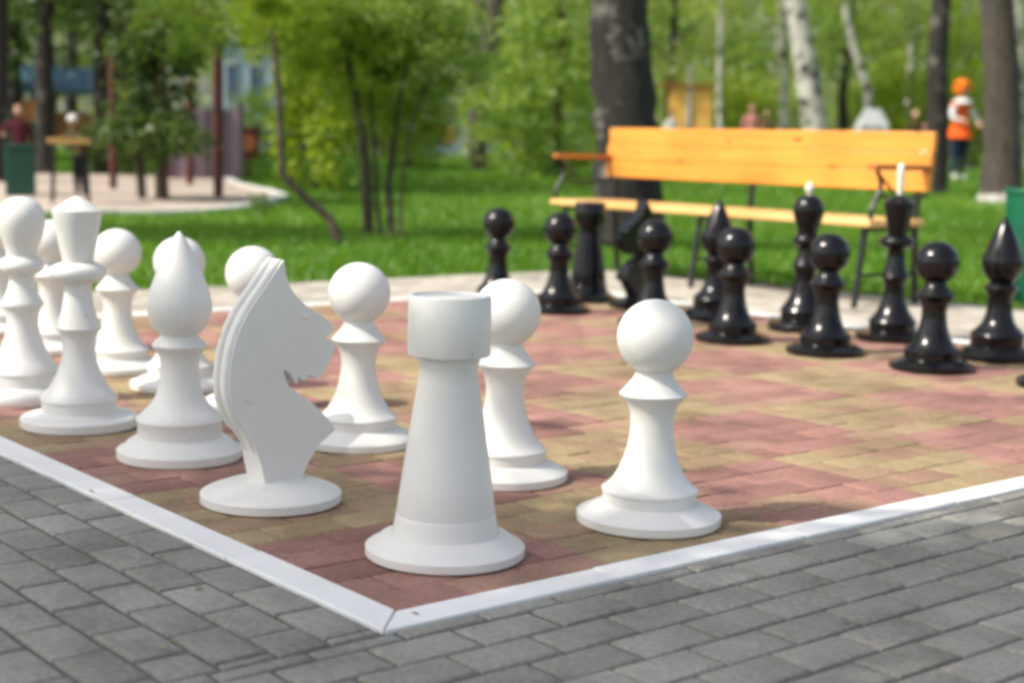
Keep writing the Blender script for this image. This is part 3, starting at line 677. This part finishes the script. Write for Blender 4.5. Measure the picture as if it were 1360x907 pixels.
for x in (-1.19, 1.19):
    bm = bmesh.new(); add_box(bm, (x, .015, .705), (.06, .47, .028)); ar = finish(bm, 'armrest', PINEEND, bench, bevel=.007)
    bm = bmesh.new(); pts = []
    for k in range(15):
        t = k / 14; pts.append((x, .205 + .035 * math.sin(t * 6.28), .40 + .285 * t))
    add_tube(bm, pts, .012, 8); add_tube(bm, [(x, .17, .56), (x, .06, .545), (x, -.22, .56)], .010, 8)
    add_tube(bm, [(x, .21, .68), (x, .12, .62), (x, .05, .565)], .008, 8)
    finish(bm, 'bracket', IRON, ar)

# ------------------------------------------------------------------ litter bins and playground
b = G(1377, 404, -.01)
t = empty('litter_bin', (b.x, b.y, -.015), 0, 'bright green round litter bin at the lawn edge beside the last black bishop', 'litter bin')
bm = bmesh.new(); add_lathe(bm, [(0, 0), (.175, 0), (.18, .01), (.195, .56), (.197, .60)], 36); finish(bm, 'body', GREENBIN, t)
bm = bmesh.new(); add_lathe(bm, [(.197, .592), (.205, .594), (.207, .612), (.202, .62), (.185, .62), (.182, .59), (.17, .3), (0, .29)], 36); finish(bm, 'rim', GREENBIN, t)
b = GT(28, 266)
t = empty('storage_box', b, .3, 'dark green box standing at the playground edge behind the white queen', 'box')
bm = bmesh.new(); add_box(bm, (0, 0, .27), (.30, .3, .54)); finish(bm, 'body', DKGREEN, t, bevel=.01)
bm = bmesh.new(); add_box(bm, (0, 0, .558), (.33, .33, .03)); finish(bm, 'lid', DKGREEN, t, bevel=.008)
b = onter(93, 14.8); b.z = terrain(b.x, b.y)
t = empty('small_table', b, .2, 'small table with tan wooden top on thin dark legs in front of the child', 'table')
zt = at(93, 188, 14.8).z - b.z
bm = bmesh.new(); add_box(bm, (0, 0, zt), (.40, .3, .05)); finish(bm, 'table_top', TAN, t, bevel=.008)
for sx in (-.15, .15):
    for sy in (-.11, .11):
        bm = bmesh.new(); add_tube(bm, [(sx, sy, zt - .02), (sx * 1.15, sy * 1.1, 0)], .011, 8); finish(bm, 'leg', IRON, t)
# curved white kerb and sand
bm = bmesh.new(); prev = None
for k, p in enumerate(ks):
    t_ = (ks[min(k + 1, len(ks) - 1)] - ks[max(k - 1, 0)]); t_.z = 0; t_.normalize(); nrm = Vector((-t_.y, t_.x, 0)); z = terrain(p.x, p.y)
    ring = [bm.verts.new((p.x + nrm.x * a, p.y + nrm.y * a, z + h)) for a, h in ((-.05, -.05), (-.05, .06), (.05, .06), (.05, -.05))]
    if prev:
        for q in range(3): bm.faces.new((prev[q], prev[q + 1], ring[q + 1], ring[q]))
    prev = ring
tag(finish(bm, 'sandpit_kerb', KERBW, smooth=40), 'low curved white kerb round the sand of the playground', 'kerb', kind='structure')
bm = bmesh.new(); L1 = []
for p in ks:
    row = []
    for q in range(9):
        f_ = q / 8; x = p.x + (-9.5 - p.x) * f_; y = p.y + (19.2 - p.y) * f_ * .95
        row.append(bm.verts.new((x, y, terrain(x, y) + .05)))
    L1.append(row)
for a, c in zip(L1, L1[1:]):
    for q in range(8): bm.faces.new((a[q], a[q + 1], c[q + 1], c[q]))
tag(finish(bm, 'sand', SAND, smooth=60), 'pinkish beige sand of the playground', 'sand', kind='structure')
# far path
bm = bmesh.new(); pr = None
for k in range(41):
    x = -60 + 3 * k; v = [bm.verts.new((x, yy, terrain(x, yy) + .03)) for yy in (33 + .02 * x, 34.5 + .02 * x, 36 + .02 * x)]
    if pr:
        for q in range(2): bm.faces.new((pr[q], v[q], v[q + 1], pr[q + 1]))
    pr = v
tag(finish(bm, 'park_path', ASPH, smooth=60), 'grey park path crossing behind the lawn', 'path', kind='structure')
# dark red play frame
b = GT(290, 267); b2 = b + Vector((-.62, .1, 0)); t = empty('climbing_frame', b, 0, 'dark red wooden play frame with tall posts and slanting beam on the sand', 'play frame')
bm = bmesh.new(); add_tube(bm, [(0, 0, -.1), (0, 0, 1.95)], .055, 12); finish(bm, 'post', REDPOST, t)
bm = bmesh.new(); add_tube(bm, [(-.64, .12, -.1), (-.64, .12, 2.2)], .06, 12); finish(bm, 'post', REDPOST, t)
bm = bmesh.new(); add_box(bm, (-.6, .1, 2.13), (.26, .14, .5)); add_tube(bm, [(-.64, .12, 2.2), (0, 0, 1.93)], .04, 10); finish(bm, 'beam', REDPOST, t, bevel=.008)
for px, d, hh, lab in ((150, 17.2, 1.5, 'dark red post standing on the sand between the table and the conical trees'), (252, 18.3, 1.25, 'short dark red post on the sand in front of the mauve fence')):
    b = onter(px, d); t = empty('wooden_post', b, 0, lab, 'post', 'dark red posts on the sand')
    bm = bmesh.new(); add_tube(bm, [(0, 0, -.1), (0, 0, hh)], .045, 12); finish(bm, 'shaft', REDPOST, t)
    bm = bmesh.new(); add_tube(bm, [(0, 0, hh), (0, 0, hh + .04)], .058, 12); finish(bm, 'cap', REDPOST, t)
# mauve corrugated fence
def corr_fence(p0, p1, h, m, label):
    t = empty('sheet_fence', p0, 0, label, 'fence'); d = p1 - p0; L = Vector((d.x, d.y, 0)).length; u = Vector((d.x, d.y, 0)).normalized(); nn = Vector((-u.y, u.x, 0)); bm = bmesh.new(); pr = None
    n = int(L / .03)
    for k in range(n + 1):
        o = u * (L * k / n) + nn * (.03 * math.sin(k * .8)); zz = d.z * k / n
        v = [bm.verts.new(o + nn * e + Vector((0, 0, z + zz))) for e, z in ((0, -.1), (0, h), (.02, h), (.02, -.1))]
        if pr:
            for q in range(4): bm.faces.new((pr[q], v[q], v[(q + 1) % 4], pr[(q + 1) % 4]))
        pr = v
    finish(bm, 'panel', m, t)
    for k in range(0, 4):
        o = u * (L * k / 3) + nn * .06; bm = bmesh.new(); add_tube(bm, [o + Vector((0, 0, -.1)), o + Vector((0, 0, h + .1))], .035, 8); finish(bm, 'post', REDPOST, t)
corr_fence(onter(228, 19.6), onter(322, 20.0), .95, MAUVE, 'mauve corrugated fence panel behind the dark red play frame')
# sign with orange disc
b = onter(330, 20.5); t = empty('sign_board', b, 0, 'red board with an orange disc on a post beside the mauve fence', 'sign'); zc = at(330, 190, 20.5).z - b.z
bm = bmesh.new(); add_box(bm, (0, 0, zc), (.30, .04, .42)); finish(bm, 'board', REDPOST, t, bevel=.006)
bm = bmesh.new(); add_tube(bm, [(0, -.024, zc), (0, -.032, zc)], .115, 24); finish(bm, 'disc', paint('orange_disc', (.50, .17, .07)), t)
bm = bmesh.new(); add_tube(bm, [(0, .01, -.1), (0, .01, zc - .1)], .03, 8); finish(bm, 'post', REDPOST, t)
# play tower with blue roof
b = onter(110, 25); t = empty('play_tower', b, .35, 'play tower with blue roof and orange panels behind the small child', 'play tower')
for sx in (-.75, .75):
    for sy in (-.6, .6):
        bm = bmesh.new(); add_tube(bm, [(sx, sy, -.1), (sx, sy, 1.15)], .05, 10); finish(bm, 'post', DKGREEN, t)
bm = bmesh.new()
for sgn in (-1, 1): add_box(bm, (0, 0, 0), (1.9, .85, .03), Matrix.Translation((0, sgn * .36, 1.27)) @ Matrix.Rotation(-sgn * .5, 4, 'X'))
finish(bm, 'roof', BLUE, t)
bm = bmesh.new(); add_box(bm, (0, -.63, .55), (1.45, .03, .38)); finish(bm, 'panel', ORANGE, t, bevel=.005)
bm = bmesh.new(); add_box(bm, (0, 0, .33), (1.5, 1.2, .05)); finish(bm, 'platform', TAN, t)
b = onter(45, 24); t = empty('playground_screen', b, .1, 'orange play panel between dark posts behind the child in maroon', 'play panel')
bm = bmesh.new(); add_box(bm, (0, 0, .78), (.45, .04, .34)); finish(bm, 'panel', ORANGE, t, bevel=.006)
for sx in (-.26, .26):
    bm = bmesh.new(); add_tube(bm, [(sx, 0, -.1), (sx, 0, 1.05)], .035, 8); finish(bm, 'post', DKGREEN, t)
# pale building behind the trees
def building(px0, px1, pyt, d, m, label, nwin, name='park_building'):
    a, c = onter(px0, d), onter(px1, d); h = at((px0 + px1) / 2, pyt, d).z - a.z; w = c.x - a.x
    t = empty(name, (a + c) / 2, 0, label, 'building'); bm = bmesh.new(); add_box(bm, (0, 2, h / 2 - .1), (w, 4, h + .2)); finish(bm, 'wall', m, t)
    bm = bmesh.new(); add_box(bm, (0, 2, h + .06), (w + .4, 4.4, .14)); finish(bm, 'roof', GREYT, t, bevel=.02)
    for k in range(nwin):
        x = -w / 2 + w * (k + .5) / nwin; bm = bmesh.new()
        add_box(bm, (x, -.02, h * .62), (w / nwin * .5, .06, h * .38)); f_ = finish(bm, 'window', LIME, t)
        bm = bmesh.new(); add_box(bm, (x, -.055, h * .62), (w / nwin * .42, .02, h * .33)); finish(bm, 'pane', GLASS, f_)
building(292, 385, 55, 36, PALE, 'pale blue building with dark windows glimpsed behind the bent shrub', 3)
building(560, 655, 165, 48, PALE, 'low pale kiosk seen far off between the shrub and the brown trunk', 2, 'park_kiosk')
b = onter(588, 46); t = empty('banner_stand', b, 0, 'small orange banner on a stand in front of the low pale kiosk', 'banner')
bm = bmesh.new(); add_box(bm, (0, 0, .55), (.75, .04, .5)); finish(bm, 'banner', ORANGE, t)
for sx in (-.3, .3):
    bm = bmesh.new(); add_tube(bm, [(sx, .04, -.1), (sx, .04, .85)], .03, 8); finish(bm, 'post', IRON, t)
# orange stall at right
b = onter(915, 37); t = empty('market_stall', b, 0, 'yellow orange stall with white post between thick trunk and birch', 'stall')
zt = at(915, 118, 37).z - b.z
for x0, w in ((-.32, .42), (.27, .52)):
    bm = bmesh.new(); add_box(bm, (x0, 0, zt / 2), (w, .08, zt)); finish(bm, 'panel', YELLOW, t, bevel=.01)
bm = bmesh.new(); add_tube(bm, [(-.04, -.06, -.1), (-.04, -.06, zt + .6)], .05, 10); finish(bm, 'post', LIME, t)
bm = bmesh.new(); add_box(bm, (0, .4, zt + .08), (1.4, 1.1, .06)); finish(bm, 'roof', ORANGE, t)
b = onter(1156, 32); t = empty('small_tent', b, 0, 'small grey and white tent far behind the bench beside the pale birch', 'tent')
zt = at(1156, 145, 32).z - b.z
bm = bmesh.new(); vs = [bm.verts.new(p) for p in ((-.32, -.3, 0), (.32, -.3, 0), (.32, .3, 0), (-.32, .3, 0), (-.30, -.3, zt * .72), (.30, -.3, zt * .72), (.30, .3, zt * .72), (-.30, .3, zt * .72), (-.16, 0, zt), (.16, 0, zt))]
for q in ((0, 1, 5, 4), (1, 2, 6, 5), (2, 3, 7, 6), (3, 0, 4, 7), (4, 5, 9, 8), (6, 7, 8, 9), (5, 6, 9), (7, 4, 8)): bm.faces.new([vs[k] for k in q])
finish(bm, 'canopy', GREYT, t, smooth=0)
for sx in (-.26, .0, .26):
    bm = bmesh.new(); add_tube(bm, [(sx, -.33, 0), (sx, -.33, zt * .75)], .03, 8); finish(bm, 'pole', LIME, t)

# ------------------------------------------------------------------ people
def person(loc, h, rz, label, shirt, legs, hair, shoes=None, sleeve=None, pose=None, big_hair=False, hat=None, collar=None, tunic=None):
    root = empty('person', loc, rz, label, 'person'); shoes = shoes or IRON; sleeve = sleeve or shirt
    J = dict(pel=(0, 0, .52), wst=(0, 0, .60), che=(0, .005, .72), nec=(0, .01, .83), hd=(0, .012, .875),
             sL=(-.10, 0, .795), eL=(-.135, -.01, .64), wL=(-.14, .03, .50), sR=(.10, 0, .795), eR=(.135, -.01, .64), wR=(.14, .03, .50),
             hL=(-.05, 0, .49), kL=(-.055, .012, .28), aL=(-.058, -.01, .05), tL=(-.065, .07, .018), hR=(.05, 0, .49), kR=(.055, .012, .28), aR=(.058, -.01, .05), tR=(.065, .07, .018))
    if pose: J.update(pose)
    Rr = dict(pel=.082, wst=.072, che=.085, nec=.034, hd=.034, sL=.04, eL=.028, wL=.019, sR=.04, eR=.028, wR=.019, hL=.064, kL=.042, aL=.027, tL=.02, hR=.064, kR=.042, aR=.027, tR=.02)
    ed = [('pel', 'wst'), ('wst', 'che'), ('che', 'nec'), ('nec', 'hd'), ('che', 'sL'), ('sL', 'eL'), ('eL', 'wL'), ('che', 'sR'), ('sR', 'eR'), ('eR', 'wR'),
          ('pel', 'hL'), ('hL', 'kL'), ('kL', 'aL'), ('aL', 'tL'), ('pel', 'hR'), ('hR', 'kR'), ('kR', 'aR'), ('aR', 'tR')]
    names = list(J); me = bpy.data.meshes.new('skeleton'); me.from_pydata([tuple(c * h for c in J[n]) for n in names], [(names.index(a), names.index(b)) for a, b in ed], [])
    tmp = bpy.data.objects.new('skeleton', me); C.objects.link(tmp); sk = tmp.modifiers.new('skin', 'SKIN')
    for k, n in enumerate(names):
        v = me.skin_vertices[0].data[k]; v.radius = (Rr[n] * h, Rr[n] * h * (.78 if n in ('pel', 'wst', 'che') else 1)); v.use_root = n == 'pel'
    ss = tmp.modifiers.new('sub', 'SUBSURF'); ss.levels = ss.render_levels = 2
    dg = bpy.context.evaluated_depsgraph_get(); body = bpy.data.meshes.new_from_object(tmp.evaluated_get(dg)); bpy.data.objects.remove(tmp); bpy.data.meshes.remove(me)
    bm = bmesh.new(); bm.from_mesh(body); bpy.data.meshes.remove(body)
    def seg_d(p, a, b):
        a, b = Vector(a) * h, Vector(b) * h; t = max(0, min(1, (p - a).dot(b - a) / max((b - a).length_squared, 1e-9))); return (p - a - (b - a) * t).length
    MI = {}
    for a, b_ in ed:
        if a == 'nec': k = 0
        elif b_[0] == 't': k = 3
        elif a[0] in 'hk' or (a == 'pel' and b_[0] == 'h'): k = 2
        elif a[0] == 'e' or a[0] == 's': k = 4
        else: k = 1
        MI[a, b_] = k
    for f in bm.faces:
        c = f.calc_center_median(); best = min(ed, key=lambda e: seg_d(c, J[e[0]], J[e[1]]) - Rr[e[0]] * h * .5); f.material_index = MI[best]
    hd = Vector(J['hd']); hc = (hd + Vector((0, .008, .055))) * h
    add_ball(bm, hc, (.047 * h, .056 * h, .068 * h), 18, 0)
    add_ball(bm, hc + Vector((0, .056, -.008)) * h, (.009 * h, .014 * h, .014 * h), 10, 0)          # nose
    for sx in (-1, 1):
        add_ball(bm, hc + Vector((sx * .047, 0, -.005)) * h, (.007 * h, .012 * h, .018 * h), 10, 0)
        add_ball(bm, hc + Vector((sx * .018, .051, .006)) * h, (.008 * h, .006 * h, .005 * h), 8, 5)
    add_ball(bm, hc + Vector((0, .049, -.034)) * h, (.018 * h, .007 * h, .005 * h), 8, 6)
    for sd, w in (('L', 'wL'), ('R', 'wR')):
        e = Vector(J['e' + sd]); w0 = Vector(J[w]); d = (w0 - e).normalized(); side = d.cross(Vector((0, 1, 0))); side = side.normalized() if side.length > .1 else Vector((1, 0, 0)); fw = side.cross(d)
        pm = w0 + d * .03; add_tube(bm, [w0 * h, (w0 + d * .025) * h, (w0 + d * .055) * h], [.017 * h, .022 * h, .018 * h], 8, mi=0)
        for q, ln in enumerate((.040, .047, .044, .034)):
            o = fw * ((q - 1.5) * .010); p0 = w0 + d * .052 + o; add_tube(bm, [p0 * h, (p0 + d * ln * .5 + side * .004) * h, (p0 + d * ln + side * .014) * h], [.0055 * h, .005 * h, .004 * h], 6, mi=0)
        p0 = w0 + d * .018 + fw * -.018; add_tube(bm, [p0 * h, (p0 + d * .02 - fw * .014) * h, (p0 + d * .042 - fw * .018) * h], [.007 * h, .006 * h, .0045 * h], 6, mi=0)
    finish(bm, 'body', [SKIN, shirt, legs, shoes, sleeve, DARKEYE, RED], root, smooth=60)
    bm = bmesh.new()
    if big_hair:
        for k in range(46):
            a = random.uniform(0, 6.28); el = random.uniform(-.5, 1.5)
            p = hc + Vector((math.cos(a) * math.cos(el) * .084, math.sin(a) * math.cos(el) * .074 - .014, math.sin(el) * .08 + .015)) * h
            if p.y > hc.y + .03 * h and p.z < hc.z + .03 * h: continue
            add_ball(bm, p, .03 * h * random.uniform(.8, 1.2), 10)
    else:
        r = bmesh.ops.create_uvsphere(bm, u_segments=18, v_segments=12, radius=1)
        bmesh.ops.transform(bm, matrix=Matrix.Translation(hc + Vector((0, -.008, .010)) * h) @ Matrix.Diagonal((.052 * h, .058 * h, .068 * h, 1)), verts=r['verts'])
        bmesh.ops.delete(bm, geom=[v for v in bm.verts if v.co.z < hc.z - .03 * h or (v.co.y > hc.y + .028 * h and v.co.z < hc.z + .035 * h)], context='VERTS')
    finish(bm, 'hair', hair, root, smooth=70)
    if hat:
        bm = bmesh.new(); add_lathe(bm, [(.085 * h, -.004 * h), (.086 * h, .002 * h), (.058 * h, .006 * h), (.055 * h, .03 * h), (.042 * h, .052 * h), (.02 * h, .06 * h), (0, .062 * h)], 24)
        bmesh.ops.translate(bm, verts=bm.verts, vec=hc + Vector((0, 0, .028 * h))); finish(bm, 'hat', hat, root)
    if tunic:
        bm = bmesh.new(); add_lathe(bm, [(.075 * h, .66 * h), (.082 * h, .60 * h), (.10 * h, .55 * h), (.135 * h, .47 * h), (.15 * h, .44 * h), (.143 * h, .44 * h), (.09 * h, .55 * h)], 28); finish(bm, 'tunic', tunic, root)
    if collar:
        bm = bmesh.new(); add_lathe(bm, [(.03 * h, .03 * h), (.06 * h, .02 * h), (.105 * h, -.015 * h), (.10 * h, -.03 * h), (.05 * h, .0)], 28)
        bmesh.ops.translate(bm, verts=bm.verts, vec=Vector(J['nec']) * h + Vector((0, 0, -.005 * h))); finish(bm, 'collar', collar, root)
    return root
def fab(name, c): return paint(name, c, rough=.85, scale=9, bump=.3, bscale=120, spec=.2)
ORF, NAVY, WHF, MAR, BRN, BLKF, PINK, GRYF, HAIRB, HAIRO = fab('orange_red_cloth', (.80, .12, .02)), fab('navy_cloth', (.02, .03, .08)), fab('white_cloth', (.84, .83, .82)), fab('maroon_cloth', (.10, .02, .03)), \
    fab('brown_cloth', (.10, .07, .03)), fab('black_cloth', (.008, .008, .01)), fab('pink_cloth', (.52, .22, .2)), fab('grey_cloth', (.2, .21, .24)), fab('brown_hair', (.07, .04, .02)), fab('orange_wig', (.85, .22, .02))
d = 25.5; b = onter(1273, d); hh = at(1273, 112, d).z - b.z
person(b, hh, math.pi + .5, 'person in orange wig, white sleeves, orange red top and navy trousers by the slim trunk', ORF, NAVY, HAIRO, shoes=WHF, sleeve=WHF,
       pose=dict(eL=(-.17, .03, .66), wL=(-.13, .13, .60), eR=(.15, .02, .65), wR=(.10, .12, .62)), big_hair=True, collar=WHF, tunic=ORF)
b = GT(107, 264); hh = at(107, 150, b.y).z - b.z
person(b, hh * .985, math.pi - .5, 'small child with pale hat, brown top and black trousers leaning over the tan table', BRN, BLKF, HAIRB, pose=dict(che=(0, .05, .71), nec=(0, .09, .81), hd=(0, .10, .85), sL=(-.1, .07, .78), sR=(.1, .07, .78), eL=(-.13, .13, .68), wL=(-.10, .22, .66), eR=(.13, .13, .68), wR=(.10, .22, .66)), hat=WHF)
b = onter(26, 16.6); hh = at(26, 138, 16.6).z - b.z
person(b, hh, math.pi + .2, 'child in maroon top standing behind the dark green box', MAR, GRYF, HAIRB, pose=dict(eR=(.17, .05, .68), wR=(.15, .16, .66)))
for k, (px, pyt, d, sh, lg, lab) in enumerate(((997, 138, 31, PINK, NAVY, 'person in pink top far behind the bench back, next to the leaning birch'), (1018, 146, 31.5, BRN, GRYF, 'person in brown beside the one in pink, far behind the bench'),
                                         (1213, 147, 29, BRN, NAVY, 'fair haired person in brown whose head shows over the bench end'), (1232, 150, 30, PINK, GRYF, 'shorter person in pink right beside the slim dark trunk'),
                                         (890, 148, 36, WHF, NAVY, 'person in white standing by the orange stall next to the thick trunk'))):
    b = onter(px, d); hh = at(px, pyt, d).z - b.z
    person(b, hh, math.pi + random.uniform(-.8, .8), lab, sh, lg, HAIRB if k != 2 else fab('fair_hair', (.6, .45, .25)))

# ------------------------------------------------------------------ trees beside the viewer that shade the foreground
SUN_AZ, SUN_EL = math.radians(200), math.radians(47)          # direction towards the sun, measured from +X
SD = Vector((math.cos(SUN_AZ) * math.cos(SUN_EL), math.sin(SUN_AZ) * math.cos(SUN_EL), math.sin(SUN_EL)))
SHADE_TREES = [((-1.15, 2.75), 5.2, 1.0), ((-.7, 1.5), 5.0, 1.0), ((1.0, 2.2), 5.6, .8), ((-2.6, 4.1), 5.6, .9), ((-2.6, 12.2), 6.2, 1.15)]
shade_leaf = leaves('shade_crown', 5200, .13, ellipsoid(1.15, 1.15, .75, 0, .1), 85, .2, LEAF_MID, 201)
for k, (tgt, hz, s) in enumerate(SHADE_TREES):
    c = Vector((tgt[0], tgt[1], 0)) + SD * (hz / SD.z); base = Vector((c.x - .4, c.y - .2, -.05))
    t = empty('shade_tree', base, 0, 'leafy park tree out of frame beside the paving, shading the corner of the board', 'tree', 'trees shading the foreground')
    bm = bmesh.new(); trunk_mesh(bm, [(0, 0, -.1), (.1, 0, 1.6), (.2, .1, 3.2), (.4, .2, hz)], .14, .06)
    for br in range(5):
        a = br * 1.26; trunk_mesh(bm, [(.3, .15, hz - 1.2), (.4 + .5 * math.cos(a), .2 + .5 * math.sin(a), hz - .4), (.4 + .9 * math.cos(a), .2 + .9 * math.sin(a), hz + .1)], .035, .012, seg=6)
    finish(bm, 'trunk', BARKGREY, t, smooth=70)
    cr = link('crown', shade_leaf, None, t); cr.location = c - base; cr.scale = (s, s, s); cr.rotation_euler = (0, 0, k * 1.3)

# ------------------------------------------------------------------ light, sky, camera
w = bpy.data.worlds.new('World'); S.world = w; w.use_nodes = True; nt = w.node_tree
sky = nt.nodes.new('ShaderNodeTexSky'); sky.sky_type = 'NISHITA'; sky.sun_disc = False
sky.sun_elevation = SUN_EL; sky.sun_rotation = math.atan2(SD.x, SD.y); sky.air_density = 1.; sky.dust_density = 3.5; sky.ozone_density = 1.
bg = nt.nodes['Background']; bg.inputs['Strength'].default_value = .15; hs = nt.nodes.new('ShaderNodeHueSaturation'); hs.inputs['Saturation'].default_value = .6; nt.links.new(sky.outputs[0], hs.inputs['Color']); nt.links.new(hs.outputs[0], bg.inputs['Color'])
sl = bpy.data.lights.new('sun', 'SUN'); sl.energy = 3.2; sl.angle = math.radians(.53); sl.color = (1, .94, .83)
so = bpy.data.objects.new('sun', sl); C.objects.link(so); so.rotation_euler = SD.to_track_quat('Z', 'Y').to_euler()
cam = bpy.data.cameras.new('camera'); co = bpy.data.objects.new('camera', cam); C.objects.link(co); S.camera = co
cam.sensor_width = 36; cam.sensor_fit = 'HORIZONTAL'; cam.lens = FPX / 1360 * 36; cam.clip_end = 3000; cam.clip_start = .05
Fw = Vector((0, math.cos(PITCH), -math.sin(PITCH))); U0 = Vector((0, math.sin(PITCH), math.cos(PITCH))); R0 = Vector((1, 0, 0))
Rr_ = R0 * math.cos(ROLL) + U0 * math.sin(ROLL); Ur_ = U0 * math.cos(ROLL) - R0 * math.sin(ROLL)
M = Matrix((Rr_, Ur_, -Fw)).transposed().to_4x4(); M.translation = (0, 0, H); co.matrix_world = M
cam.dof.use_dof = True; cam.dof.focus_distance = 2.9; cam.dof.aperture_fstop = 2.7
S.view_settings.view_transform = 'Standard'; S.view_settings.look = 'None'; S.view_settings.exposure = .56; S.view_settings.gamma = 1
S.cycles.filter_width = 3.2; S.cycles.use_denoising = True
S.cycles.max_bounces = 8; S.cycles.transparent_max_bounces = 8
